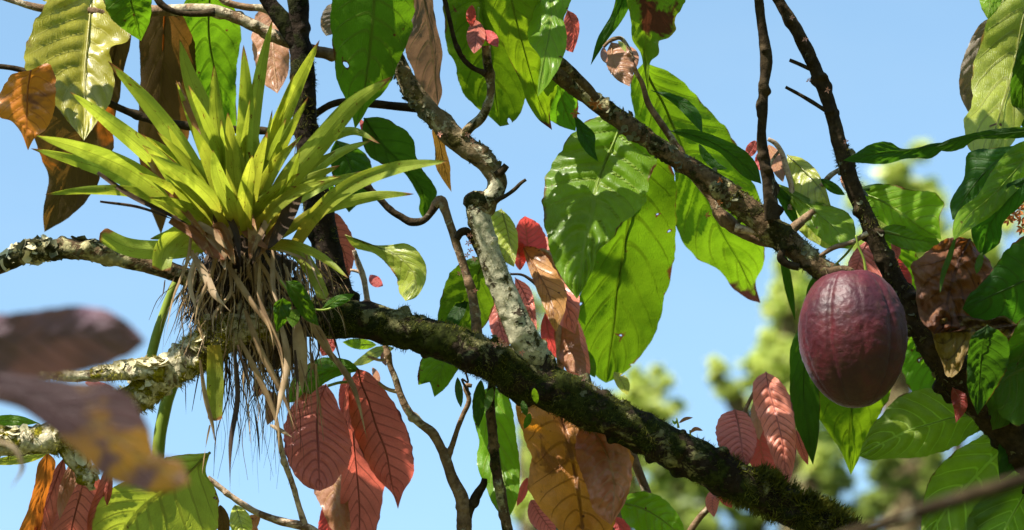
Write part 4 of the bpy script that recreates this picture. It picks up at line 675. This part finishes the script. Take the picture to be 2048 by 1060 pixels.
leaf(T7, 'salmon', [(150,915),(135,960),(122,1000),(119,1040)], [(138,930),(118,980),(114,1015)], [(165,940),(150,975),(134,1008)], d=.0, label='pale sunlit leaf'); leaf(T7, 'red', [(175,930),(160,990),(145,1050),(135,1120)], [(140,960),(112,1020),(100,1080)], [(200,960),(205,1020),(180,1100)], d=.06, nv=12); leaf(T7, 'red', [(215,935),(208,990),(190,1040),(180,1090)], w=18, d=.08); leaf(T7, 'red', [(222,950),(216,985),(214,1012)], w=8, d=.02)
leaf(T7, 'bright', [(-40,850),(0,842),(40,842),(78,846)], [(0,852),(40,852)], [(-5,832),(42,832)], d=.06); leaf(T7, 'yellow', [(100,905),(60,915),(10,922),(-30,926)], w=10, d=.1)
leaf(T7, 'crimson', [(170,765),(200,772),(228,776)], w=8, d=.02, pet=False)
T8 = Thing('cacao_branch', 'upright scaly twig at the bottom centre with a long ragged green leaf behind', 'branch', P(1015, 1120, .1), group=G)
tube(T8, M['bark_brown'], [(1020,1200,12),(1015,1060,11),(1008,1020,11),(999,973,11),(990,920,10),(985,871,10),(981,820,9),(982,785,8),(985,760,8)], name='branch', d=.08, seg=14, amp=.18, step=3, knob=.5)
leaf(T8, 'bright', [(985,770),(990,850),(1002,930),(1012,980),(1015,1042)], [(955,790),(946,825),(958,886),(953,922),(972,975),(990,1015)], [(1015,790),(1025,820),(1032,872),(1040,940),(1034,1000)], d=.14, d0=0, d1=0, roll=-.2, label='long ragged green leaf')
T9 = Thing('cacao_branch', 'cluster of pink and salmon young leaves behind the pale limb', 'branch', P(1090, 700, .2), group=G)
tube(T9, M['twig_pale'], [(1062,515,3),(1072,505,4),(1085,500,4),(1100,510,4),(1110,560,5),(1116,640,6),(1120,720,7),(1125,800,8),(1200,1000,12)], name='branch', d=.24, seg=8, amp=.12); tube(T9, M['twig_dark'], [(1020,548,2.5),(1045,550,3),(1062,560,3.5),(1080,575,4),(1112,590,4)], name='twig', d=.2, seg=8, amp=.15)
leaf(T9, 'crimson', [(1058,528),(1055,490),(1052,460),(1050,432)], [(1030,500),(1031,460),(1040,440)], [(1092,505),(1090,470),(1078,448)], d=.20, roll=.5, fold=-.2, quilt=.001, label='upright crimson leaf'); leaf(T9, 'crimson', [(1040,540),(1038,500),(1028,470)], w=14, d=.22)
leaf(T9, 'salmon', [(1085,500),(1110,540),(1135,585),(1148,640)], [(1088,540),(1105,590),(1130,630)], [(1105,500),(1130,545),(1152,595)], d=.22, label='pale salmon leaf'); leaf(T9, 'orange', [(1045,492),(1070,535),(1098,590),(1112,664)], [(1052,520),(1068,566),(1086,610),(1102,648)], [(1070,494),(1108,536),(1133,585),(1130,620)], d=.17, roll=.3, quilt=.001, label='orange brown hanging leaf')
leaf(T9, 'salmon', [(1125,640),(1135,690),(1150,720),(1171,752)], [(1110,660),(1114,700),(1130,735)], [(1148,640),(1162,690),(1172,725)], d=.23, label='salmon leaf'); leaf(T9, 'crimson', [(1090,625),(1098,670),(1118,720)], [(1082,650),(1092,700)], [(1108,650),(1120,690)], d=.25)
leaf(T9, 'pink', [(1030,555),(1050,590),(1064,630),(1074,676)], [(1030,590),(1045,640)], [(1055,570),(1072,630)], d=.18); leaf(T9, 'pink', [(1000,590),(998,640),(1015,700)], [(982,615),(985,670)], [(1020,620),(1025,670)], d=.2); leaf(T9, 'green', [(1150,690),(1175,725),(1190,755)], w=16, d=.26); leaf(T9, 'yellow', [(1228,745),(1245,765),(1255,790)], w=13, d=.22)
leaf(T9, 'pink', [(1068,462),(1096,530),(1128,596),(1150,668)], [(1056,500),(1076,570),(1108,640)], [(1100,478),(1138,540),(1160,604)], d=.235, label='long pink leaf overlapping its neighbours'); leaf(T9, 'pink', [(1128,600),(1150,680),(1160,730),(1174,775)], [(1112,650),(1124,720),(1150,765)], [(1156,640),(1176,700),(1180,745)], d=.25)
T10 = Thing('cacao_branch', 'shoot behind the mossy limb carrying a big withered orange leaf', 'branch', P(1180, 830, .15), group=G)
tube(T10, M['twig_brown'], [(1120,780,5),(1160,800,6),(1240,860,8),(1280,950,9),(1330,1100,12)], name='branch', d=.2, amp=.12)
leaf(T10, 'orange', [(1112,790),(1128,856),(1145,924),(1154,969),(1166,1060),(1175,1120)], [(1050,780),(1032,808),(1040,850),(1062,924),(1055,973),(1082,1018),(1118,1060)], [(1190,800),(1230,840),(1262,900),(1265,943),(1251,992),(1236,1026),(1210,1090)], d=.14, d0=0, d1=0, roll=.1, fold=-.75, wave=.008, curl=.1, quilt=.003, nv=11, lean=.2, crumple=.009, label='big withered orange leaf with dappled light')
leaf(T10, 'salmon', [(1165,835),(1205,890),(1228,960),(1222,1050)], [(1150,890),(1170,965),(1195,1030)], [(1215,835),(1252,890),(1264,945),(1250,1005)], d=.08, fold=-.3, crumple=.008, label='added pale tan piece standing in for the sunlit half of the orange leaf')  # sunlit half of the orange leaf, added as a separate pale piece
leaf(T10, 'bright', [(1238,1005),(1280,1015),(1325,1040),(1375,1085)], [(1245,1035),(1290,1070),(1330,1090)], [(1258,988),(1296,984),(1330,1000),(1362,1040)], d=.16, label='green leaf at the bottom edge'); leaf(T10, 'crimson', [(1055,955),(1045,985),(1034,1012)], w=9, d=.2); leaf(T10, 'pink', [(1062,1000),(1080,1030),(1110,1070)], w=24, d=.2); leaf(T10, 'crimson', [(1225,1035),(1240,1050),(1262,1075)], w=14, d=.2)
T11 = Thing('cacao_branch', 'young pink ribbed leaves hanging left of the pod beside the mossy limb', 'branch', P(1400, 1080, .1), group=G)
tube(T11, M['twig_brown'], [(1360,1120,8),(1385,1055,7),(1402,1032,6),(1417,1016,6),(1430,1000,5),(1460,930,5),(1480,850,4),(1500,800,4),(1533,745,3)], name='branch', d=.20, seg=10, amp=.15)
leaf(T11, 'pink', [(1470,819),(1477,850),(1482,880),(1489,938)], [(1443,830),(1432,856),(1436,888),(1460,920)], [(1492,826),(1508,852),(1514,878),(1510,900),(1500,925)], d=.10, roll=.2, quilt=.003, nv=12, label='broad pink leaf'); leaf(T11, 'pink', [(1532,744),(1536,770),(1550,822),(1562,870),(1574,978)], [(1512,756),(1506,800),(1522,850),(1536,890),(1555,940)], [(1555,757),(1578,788),(1589,840),(1593,885),(1588,932)], d=.12, roll=-.2, quilt=.003, nv=14, label='tall striped pink leaf')
leaf(T11, 'crimson', [(1525,830),(1520,880),(1530,930),(1548,978)], [(1500,870),(1498,915),(1520,960)], [(1545,870),(1560,920)], d=.18); leaf(T11, 'red', [(1592,860),(1600,885),(1616,930)], w=10, d=.18); leaf(T11, 'salmon', [(1510,800),(1515,840),(1518,880)], w=13, d=.16)
leaf(T11, 'pink', [(1440,975),(1425,1000),(1428,1034)], w=14, d=.1); leaf(T11, 'crimson', [(1435,975),(1450,995),(1464,1016)], w=12, d=.12)
# ================================================================== RIGHT EDGE
T12 = Thing('cacao_branch', 'dense foliage reaching in at the top right edge with a large sunlit yellow green leaf', 'branch', P(2150, 200, 0), group=G)
tube(T12, M['twig_brown'], [(2080,-600,8),(2110,-150,12),(2120,0,12),(2130,200,13),(2150,400,15),(2170,650,18),(2220,1000,24)], name='branch', d=.05, amp=.12)
leaf(T12, 'yellow', [(2075,-60),(2045,40),(2024,150),(2008,200),(1992,255),(1975,306)], [(2010,-40),(1978,30),(1962,83),(1948,125),(1944,158),(1940,219),(1927,244),(1931,275),(1942,302)], [(2110,0),(2090,100),(2065,200),(2040,255),(2030,282),(2005,302)], d=.08, d0=0, d1=0, roll=.25, quilt=.0025, label='large sunlit yellow green leaf, veins dark')
leaf(T12, 'grey', [(2000,30),(1960,90),(1945,150),(1936,224)], [(1968,42),(1935,95),(1919,150),(1921,192)], [(2010,80),(1990,150),(1960,200)], d=.14, roll=.5); leaf(T12, 'bright', [(1990,-60),(1982,-10),(1976,38)], w=24, d=.04); leaf(T12, 'dark', [(2080,10),(2062,100),(2045,180),(2050,260)], [(2060,40),(2030,120),(2021,190),(2034,240)], [(2120,60),(2110,180),(2080,250)], d=.03)
leaf(T12, 'dark', [(2110,258),(2000,268),(1900,284),(1870,294)], [(2050,254),(1990,258),(1930,270),(1890,282)], [(2050,275),(1990,278),(1950,280),(1922,298),(1885,302)], d=-.04, label='narrow dark leaf stretching sideways', nv=14); leaf(T12, 'dark', [(1900,284),(1830,298),(1760,306),(1686,321)], [(1864,287),(1830,296),(1800,296),(1782,285),(1740,289),(1712,306)], [(1885,300),(1860,317),(1835,316),(1810,318),(1777,327),(1732,327),(1705,324)], d=-.05, roll=.3)
leaf(T12, 'dark', [(2040,290),(1985,330),(1940,380),(1905,440)], [(1990,296),(1937,306),(1928,355),(1900,410)], [(2045,330),(2000,380),(1950,425)], d=.0, roll=-.3); leaf(T12, 'bright', [(2090,270),(2040,330),(1985,390),(1930,440),(1908,480)], [(2030,290),(1988,335),(1955,390),(1915,425),(1905,460)], [(2090,340),(2040,375),(1985,430),(1930,465)], d=-.06, roll=.3, label='curling bright leaf with a long drip tip'); leaf(T12, 'green', [(1912,470),(1900,510),(1886,550),(1880,586)], w=6, d=-.07, nv=4, pet=False)
leaf(T12, 'green', [(1965,505),(1958,525),(1953,548)], w=8, d=-.07, pet=False, nv=4); leaf(T12, 'dark', [(2060,350),(2010,410),(1980,450),(1965,512)], [(2010,370),(1960,410),(1942,460),(1955,500)], [(2050,400),(2005,450),(2001,482)], d=-.03, roll=.2)
leaf(T12, 'dark', [(2120,510),(2050,560),(1985,590),(1925,618)], [(2080,462),(2020,492),(1989,533),(1960,568),(1935,594)], [(2110,620),(2060,650),(1990,655),(1943,634)], d=-.06, roll=.4, label='dark green leaf beside the dry leaf')
leaf(T12, 'dark', [(1975,650),(1965,700),(1960,760),(1955,830)], [(1945,670),(1935,720),(1936,780)], [(2010,670),(2018,720),(1990,780)], d=-.08); leaf(T12, 'green', [(2110,700),(2060,730),(2020,750),(1985,785)], [(2050,688),(2015,712),(1982,742)], [(2100,780),(2040,850),(2000,830)], d=-.05, roll=-.3); leaf(T12, 'crimson', [(1905,775),(1920,800),(1912,846)], [(1902,790),(1908,820)], [(1932,790),(1934,815)], d=-.05, label='small torn red leaf'); leaf(T12, 'dark', [(2090,830),(2040,860),(2010,800)], w=26, d=.1)
leaf(T12, 'green', [(2110,600),(2060,680),(2020,760),(1985,860)], [(2040,640),(1995,710),(1972,790)], [(2110,700),(2070,790),(2020,850)], d=-.02, label='broad leaf low at the right edge'); leaf(T12, 'dark', [(2100,760),(2070,840),(2030,900),(2000,960)], w=42, d=.0); leaf(T12, 'green', [(1850,600),(1880,660),(1890,720),(1880,790)], w=34, d=.12)
for x, y in ((2035,405),(2040,420),(2028,430),(2042,440),(2018,440),(2044,455)): flower(T12, x, y, .1, 7, 16, 'flower_dry')
T13 = Thing('dry_leaf', 'crumpled dry brown dead leaf caught on the stem right of the pod', 'dead leaf', P(1900, 480, -.05))
leaf(T13, 'dry', [(1940,478),(1915,530),(1900,580),(1885,640),(1868,668)], [(1905,474),(1872,490),(1838,516),(1822,532),(1830,562),(1833,600),(1842,640)], [(1960,500),(1985,535),(1975,580),(1950,610),(1940,650)], d=-.04, d0=0, d1=0, roll=.4, fold=.4, wave=.014, quilt=.003, crumple=.016, name='blade', label='crumpled brown upper half'); leaf(T13, 'dry_yellow', [(2034,650),(1980,658),(1920,662),(1862,660)], [(2010,690),(1990,700),(1935,708),(1918,742),(1898,756),(1885,728),(1870,690)], [(2010,632),(1975,640),(1930,632),(1880,640)], d=-.05, d0=0, d1=0, roll=.3, wave=.010, crumple=.010, name='blade', label='yellowing lower half', nv=8)
T14 = Thing('cacao_branch', 'strongly veined green leaves at the lower right corner, seen from below', 'branch', P(2100, 820, .1), group=G)
tube(T14, M['twig_brown'], [(2250,760,14),(2120,800,12),(2060,830,9),(1990,828,5),(1962,828,4)], name='branch', d=.12, amp=.12)
leaf(T14, 'ribbed', [(1985,824),(1959,828),(1906,835),(1864,847),(1815,862),(1770,883),(1718,912)], [(1985,850),(1950,866),(1913,892),(1876,906),(1830,916),(1777,917),(1740,920)], [(1955,812),(1925,800),(1902,783),(1876,776),(1838,780),(1795,794),(1765,828),(1745,850),(1728,882)], d=.08, d0=0, d1=0, roll=.35, fold=.2, quilt=.004, nv=10, label='veined leaf right below the pod')
leaf(T14, 'ribbed', [(2060,840),(2017,886),(1974,928),(1936,969),(1906,1000),(1868,1056),(1845,1110)], [(2000,850),(1950,880),(1913,901),(1879,932),(1858,960),(1848,995),(1843,1040)], [(2080,880),(2060,940),(2020,1000),(1960,1060),(1900,1110)], d=.10, d0=0, d1=0, roll=-.3, quilt=.004, nv=11, label='large ribbed leaf in the corner')
leaf(T14, 'ribbed', [(2080,920),(2045,996),(2020,1040),(1995,1090)], [(2020,960),(1975,985),(1951,1011),(1926,1070)], [(2110,980),(2090,1060),(2050,1100)], d=.05, roll=-.2, quilt=.003, label='lit leaf at the corner bottom')
# ================================================================== NEAR THE LENS
T15 = Thing('cacao_branch', 'out of focus purple and mustard leaves close to the lens at the lower left', 'branch', P(-150, 700, -2.0), group=G)
tube(T15, M['twig_dark'], [(-300,600,24),(-200,680,20),(-120,720,16),(-60,735,12)], name='branch', d=-2.0, amp=.1, raw_d=False)
leaf(T15, 'purple', [(-120,690),(0,680),(120,672),(220,668),(292,683)], [(-80,620),(0,628),(75,620),(150,612),(228,626),(272,660)], [(-60,742),(0,745),(75,752),(150,746),(226,726),(268,704)], d=-2.0, d0=0, d1=0, roll=.2, quilt=.001, crumple=0, label='blurred purple brown leaf')
leaf(T15, 'mustard', [(-120,720),(0,765),(110,810),(200,860),(290,915),(378,968)], [(-60,785),(45,820),(90,850),(132,886),(170,918),(204,955),(264,975),(335,984)], [(-40,728),(75,752),(150,764),(226,768),(266,802),(295,850),(315,908),(362,922)], d=-1.9, d0=0, d1=0, roll=-.2, quilt=.001, crumple=0, wave=.001, label='blurred mustard yellow leaf with purple base')
blade([(-20,880),(25,895),(45,930),(20,980)], 5, 'straw_pale', -1.4, th=T15, name='tendril')
T16 = Thing('cacao_branch', 'blurred bare brown twig close to the lens at the bottom right corner', 'branch', P(2200, 900, -2.0), group=G)
tube(T16, M['twig_dark'], [(2250,880,17),(2100,940,15),(2048,958,15),(1960,985,16),(1880,1010,15),(1800,1038,13),(1720,1062,12),(1600,1110,12)], name='branch', d=-2.1, seg=14, amp=.1)

# ================================================================== BACKGROUND TREES (out of focus)
def crown_mat(nm, a, b, tf=.5):
    g = NT(nm); vec = g.n('ShaderNodeNewGeometry').outputs['Random Per Island']
    c = g.mix(vec, a, b); pr = g.n('ShaderNodeBsdfPrincipled'); g.put(pr, 'Base Color', c); pr.inputs['Roughness'].default_value = .45
    tr = g.n('ShaderNodeBsdfTranslucent'); g.put(tr, 0, g.mix(vec, tuple(x * 1.8 for x in a), tuple(min(1, x * 1.8) for x in b))); mx = g.n('ShaderNodeMixShader'); g.put(mx, 0, tf); g.put(mx, 1, pr.outputs[0]); g.put(mx, 2, tr.outputs[0]); g.put(g.out, 0, mx.outputs[0]); return g.m
CM = {'lime': crown_mat('crown_lime', (0.20, 0.28, 0.03), (0.66, 0.70, 0.20)), 'green': crown_mat('crown_green', (0.08, 0.13, 0.02), (0.40, 0.46, 0.10)), 'deep': crown_mat('crown_deep', (0.07, 0.11, 0.02), (0.32, 0.38, 0.08), .4)}
def bg_tree(label, mat, lobes, d, n, ls, seed, trunk):
    r = random.Random(seed); root = P(trunk[0], trunk[1], d); gx, gy = root[0], root[1]
    th = Thing('broadleaf_tree', label, 'tree', (gx, gy, 0), group='broadleaf trees far behind the cacao')
    V = []; F = []; tot = sum(l[2] * l[3] for l in lobes)
    for (x, y, rx, ry) in lobes:
        c = P(x, y, d); sx = rx * K * (D0 + d); sy = ry * K * (D0 + d); m = int(.62 * n * rx * ry / tot); cl = []
        for _ in range(max(4, m // 45)):
            a = np.array([r.gauss(0, 1) for _ in range(3)]); a /= np.linalg.norm(a); cl.append((a * r.uniform(.35, 1.35), r.uniform(.08, .36)))
        for _ in range(m):
            a, q = r.choice(cl); p = a + np.array([r.gauss(0, 1) for _ in range(3)]) * q * .55
            p = c + np.array((p[0] * sx, p[1] * sx, p[2] * sy)); u = np.array([r.gauss(0, 1), r.gauss(0, 1), r.gauss(-.3, .8)]); u /= np.linalg.norm(u); w = np.cross(u, [r.gauss(0, 1) for _ in range(3)]); w /= np.linalg.norm(w)
            L = ls * 1.25 * r.uniform(.5, 1.5); i = len(V); nn = np.cross(u, w) * L * .12; V += [p - u * L * .5, p + w * L * .24 + nn, p + u * L * .5, p - w * L * .24 + nn]; F.append((i, i+1, i+2)); F.append((i, i+2, i+3))
    link('crown', V, F, CM[mat], th, smooth=False)
    # trunk with limbs to each lobe, one mesh
    TV_, TF_ = [], []
    def cyl(p, q, r0, r1):
        ax = q - p; ax /= np.linalg.norm(ax); u = np.cross(ax, [0.3, 1, .1]); u /= np.linalg.norm(u); w = np.cross(ax, u); k = len(TV_)
        for pp, rr in ((p, r0), ((p + q) / 2 + u * r0 * .6, (r0 + r1) / 2), (q, r1)):
            for j in range(9): an = j * 2 * math.pi / 9; TV_.append(pp + (u * math.cos(an) + w * math.sin(an)) * rr)
        for s in range(2):
            for j in range(9): j2 = (j + 1) % 9; TF_.append((k+s*9+j, k+s*9+j2, k+(s+1)*9+j2, k+(s+1)*9+j))
    g0 = np.array((gx, gy, -.3)); hub = root.copy(); R0 = .016 * (D0 + d) * .35; cyl(g0, hub, R0 * 2.2, R0)
    for (x, y, rx, ry) in lobes: cyl(hub, P(x, y, d), R0 * .7, R0 * .2)
    link('trunk', TV_, TF_, M['bark_brown'], th)
bg_tree('pale lime treetop rising left of the pod behind the red leaves', 'lime', [(1570,600,55,60),(1545,700,50,60),(1600,760,70,80),(1530,830,45,60),(1610,880,60,60),(1590,540,25,30),(1470,770,22,30),(1430,750,20,25)], 15, 5200, .085, 1, (1600, 980))
bg_tree('sunlit yellow green treetop at the upper right above the pod', 'lime', [(1795,315,38,40),(1790,380,60,50),(1850,410,45,45),(1740,400,45,45),(1780,480,90,70),(1880,500,60,60),(1800,610,110,90)], 18, 6000, .10, 2, (1800, 800))
bg_tree('small pale treetop just under the huge veined leaf', 'lime', [(1280,760,40,40),(1310,800,38,45),(1250,800,45,40),(1290,870,70,60),(1225,930,60,60),(1150,960,60,70),(1060,880,28,70),(1050,980,32,70)], 16, 5200, .085, 3, (1240, 1150))
bg_tree('dark treetop at the bottom between the orange leaf and the pink leaves', 'green', [(1350,930,70,55),(1420,960,70,60),(1320,1020,80,60),(1440,1040,90,50),(1540,1030,80,50)], 20, 4600, .10, 4, (1400, 1300))
bg_tree('dark green tree low behind the mossy limb and below the pod', 'deep', [(1640,930,45,50),(1650,1010,60,50),(1600,1050,80,40),(1630,860,30,40),(1740,1040,60,30)], 20, 3600, .10, 5, (1640, 1300))
bg_tree('slim tree with a visible brown trunk below the leaf under the pod', 'deep', [(1770,930,50,35),(1850,920,45,40),(1820,980,50,25),(1770,1000,35,25),(1880,970,40,30)], 17, 2200, .10, 6, (1806, 1000))
bg_tree('lime tree at the far right edge behind the dead leaf', 'lime', [(1960,480,60,60),(2010,560,70,80),(1980,700,80,60),(2080,420,60,80)], 17, 4200, .10, 7, (2050, 800))
bg_tree('green tree behind the right edge leaves low down', 'green', [(2000,700,90,60),(1900,740,60,60),(2040,830,80,80),(1960,960,40,60),(1700,600,80,60),(1660,720,60,80)], 22, 4200, .11, 8, (1980, 1200))
bg_tree('far pale treetop behind the pink leaf cluster at the centre', 'lime', [(1070,610,24,34),(1055,660,20,26)], 22, 500, .10, 9, (1070, 1200))

# ================================================================== UNSEEN CANOPY ADDED ABOVE THE FRAME (leaves placed to shade the limbs)
TC = Thing('cacao_branch', 'unseen leafy branch overhead, added to shade the limb', 'branch', P(900, -500, -.4), group=G)
tube(TC, M['twig_brown'], [(1700,-700,20),(1200,-520,16),(800,-480,14),(400,-500,10),(100,-540,7)], name='branch', d=-.4, amp=.1)
LIT = [(440,250,250,240),(200,480,190,60),(330,730,130,50),(80,880,120,40),(905,270,60,70),(985,380,40,50),(1020,560,40,60),(1230,390,60,70),(1150,330,50,40),(790,545,60,60),(790,640,35,25),
       (110,150,100,90),(1800,420,70,50),(1985,120,50,60),(1200,920,60,60),(1060,460,30,40),(1560,830,40,50),(1760,850,40,30),(1850,810,40,25),(1900,940,40,40),(1960,900,30,30),(1990,1030,30,30),(1840,400,40,30),(1590,400,30,20),(320,990,110,60),(1080,30,50,60),
       (690,960,30,60),(930,960,60,80),(1560,500,30,30),(1235,100,30,50),(1140,165,40,30),(1240,245,50,30),(1320,300,40,25),(1560,470,40,30),(1370,840,30,20),(900,670,40,20),(560,640,60,40),(1900,560,60,60),(1000,500,50,90),(1060,660,50,60),(1640,430,40,40),(1140,600,30,60),(1645,640,45,90),(630,880,80,110),(480,600,60,60),(1000,60,40,60)]
def shade_canopy():
    r = random.Random(77); V = []; F = []; U1 = []; U2 = []
    cells = [(gx, gy) for gx in range(-150, 2250, 50) for gy in range(-60, 1180, 50)]
    for gx, gy in cells:
        for _ in (0,):
            x, y = gx + r.uniform(-24, 24), gy + r.uniform(-24, 24); onlimb = abs(y - (640 + max(0, x - 700) * .43)) < 60 and 560 < x < 1750 or abs(x - (600 + y * .12)) < 40 and y < 600 or abs(y - (560 + (x - 1785) * 1.2)) < 60 and x > 1760
            if any(((x - a) / (c + 22)) ** 2 + ((y - b) / (e + 22)) ** 2 < 1 for a, b, c, e in LIT) or r.random() < (.0 if onlimb else .38): continue
            p = P(x, y, 0.0); s = ((y + r.uniform(160, 700)) * PX) / SUN_C[1]; q = p + SUN * s
            rel = q - CAM; D = float(rel @ AX_F); px = float(rel @ AX_R) / (K * D) + 1024; py = 530 - float(rel @ AX_U) / (K * D)
            L = r.uniform(38, 62) if onlimb else r.uniform(18, 46); py = min(py, -25 - L); an = r.uniform(-1.2, 1.2); dx, dy = math.sin(an), math.cos(an); q = P(px, py, D - D0)
            u = AX_R * dx - AX_U * dy + AX_F * r.uniform(-.5, .5); u /= np.linalg.norm(u); nrm = SUN + np.array([r.gauss(0, .35) for _ in range(3)]); w = np.cross(u, nrm); w /= np.linalg.norm(w); nn = np.cross(w, u); L *= PX; k = len(V)
            for i in range(9):
                t = i / 8; ww = L * .46 * math.sin(math.pi * min(1, t ** .9)) ** .75
                for v in (-1, -.5, 0, .5, 1): V.append(q + u * L * (2 * t - 1) + w * ww * v + nn * (abs(v) * ww * .3 - L * .3 * (2 * t - 1) ** 2)); U1.append((t, v * .5 + .5)); U2.append((t * 9 - 1.5 * abs(v), .5))
            for i in range(8):
                for j in range(4): a = k + i * 5 + j; F.append((a, a + 1, a + 6, a + 5))
    o = link('foliage', V, F, M['dark'], TC, uvs=U1, uvs2=U2); o['kind'] = 'stuff'
shade_canopy()

# ================================================================== UNSEEN WOOD (behind and beside the camera, dims the sky light)
def wood():
    r = random.Random(9); V = []; F = []
    for k in range(44):
        az = math.radians(28 + (360 - 56) * (k + r.random() * .6) / 44); R = r.uniform(11, 17); cx, cy = math.sin(az) * R, math.cos(az) * R; H = r.uniform(5.5, 9.5)
        for _ in range(330):
            a = np.array([r.gauss(0, 1) for _ in range(3)]); a /= np.linalg.norm(a); p = np.array((cx, cy, H * .5)) + a * np.array((2.0, 2.0, H * .5)) * r.uniform(.6, 1); u = np.array([r.gauss(0, 1) for _ in range(3)]); u /= np.linalg.norm(u); w = np.cross(u, [r.gauss(0, 1) for _ in range(3)]); w /= np.linalg.norm(w); L = r.uniform(.3, .6); i = len(V)
            V += [p - u * L, p + w * L * .5, p + u * L, p - w * L * .5]; F.append((i, i+1, i+2, i+3))
    o = link('wood', V, F, CM['deep'], None, smooth=False, kind='stuff'); o['label'] = 'unseen dense green wood on all sides but ahead, dimming the sky light'; o['category'] = 'wood'
wood()
# ================================================================== LIGHT, SKY, CAMERA
W = bpy.data.worlds.new('World'); S.world = W; W.use_nodes = True; nt = W.node_tree; nt.nodes.clear()
sky = nt.nodes.new('ShaderNodeTexSky'); sky.sky_type = 'NISHITA'; sky.sun_disc = False
el = math.asin(SUN[2]); az = math.atan2(SUN[0], SUN[1])
sky.sun_elevation = el; sky.sun_rotation = az; sky.air_density = 1.15; sky.dust_density = 0.4; sky.ozone_density = 0.0; sky.altitude = 300
bg = nt.nodes.new('ShaderNodeBackground'); bg.inputs[1].default_value = 0.112; wo = nt.nodes.new('ShaderNodeOutputWorld')
tc = nt.nodes.new('ShaderNodeTexCoord'); mp = nt.nodes.new('ShaderNodeMapping'); mp.inputs['Scale'].default_value = (5, 5, 14); nz = nt.nodes.new('ShaderNodeTexNoise'); nz.inputs['Scale'].default_value = 1.6; nz.inputs['Detail'].default_value = 7; nz.inputs['Roughness'].default_value = .6
nt.links.new(tc.outputs['Generated'], mp.inputs[0]); nt.links.new(mp.outputs[0], nz.inputs[0]); mr = nt.nodes.new('ShaderNodeMapRange'); mr.interpolation_type = 'SMOOTHSTEP'; mr.inputs[1].default_value = .42; mr.inputs[2].default_value = .80; mr.inputs[4].default_value = .07; nt.links.new(nz.outputs[0], mr.inputs[0])
mx = nt.nodes.new('ShaderNodeMix'); mx.data_type = 'RGBA'; mx.inputs[7].default_value = (3.1, 3.3, 3.5, 1); nt.links.new(mr.outputs[0], mx.inputs[0]); nt.links.new(sky.outputs[0], mx.inputs[6]); mc = nt.nodes.new('ShaderNodeMix'); mc.data_type = 'RGBA'; mc.blend_type = 'MULTIPLY'; mc.inputs[0].default_value = 1; mc.inputs[7].default_value = (.93, 1.05, 1.0, 1); nt.links.new(mx.outputs[2], mc.inputs[6]); nt.links.new(mc.outputs[2], bg.inputs[0]); nt.links.new(bg.outputs[0], wo.inputs[0])
ld = bpy.data.lights.new('sun', 'SUN'); ld.energy = 5.0; ld.angle = math.radians(.5); ld.color = (1, .94, .84); lo = bpy.data.objects.new('sun', ld); COL.objects.link(lo)
lo.rotation_euler = Vector([float(q) for q in SUN]).to_track_quat('Z', 'Y').to_euler(); lo.location = (0, 0, 12)
cd = bpy.data.cameras.new('camera'); co = bpy.data.objects.new('camera', cd); COL.objects.link(co); co.location = Vector(CAM.tolist()); co.rotation_euler = (math.radians(90) + PITCH, 0, 0)
cd.sensor_width = 36; cd.lens = 120; cd.clip_end = 3000; cd.clip_start = .05; cd.dof.use_dof = True; cd.dof.focus_distance = 5.0; cd.dof.aperture_fstop = 4.8; S.camera = co
S.view_settings.view_transform = 'Standard'; S.view_settings.look = 'None'; S.view_settings.gamma = 1; S.view_settings.exposure = 1.3
S.render.engine = 'CYCLES'; S.cycles.max_bounces = 8; S.cycles.transmission_bounces = 6; S.cycles.diffuse_bounces = 4
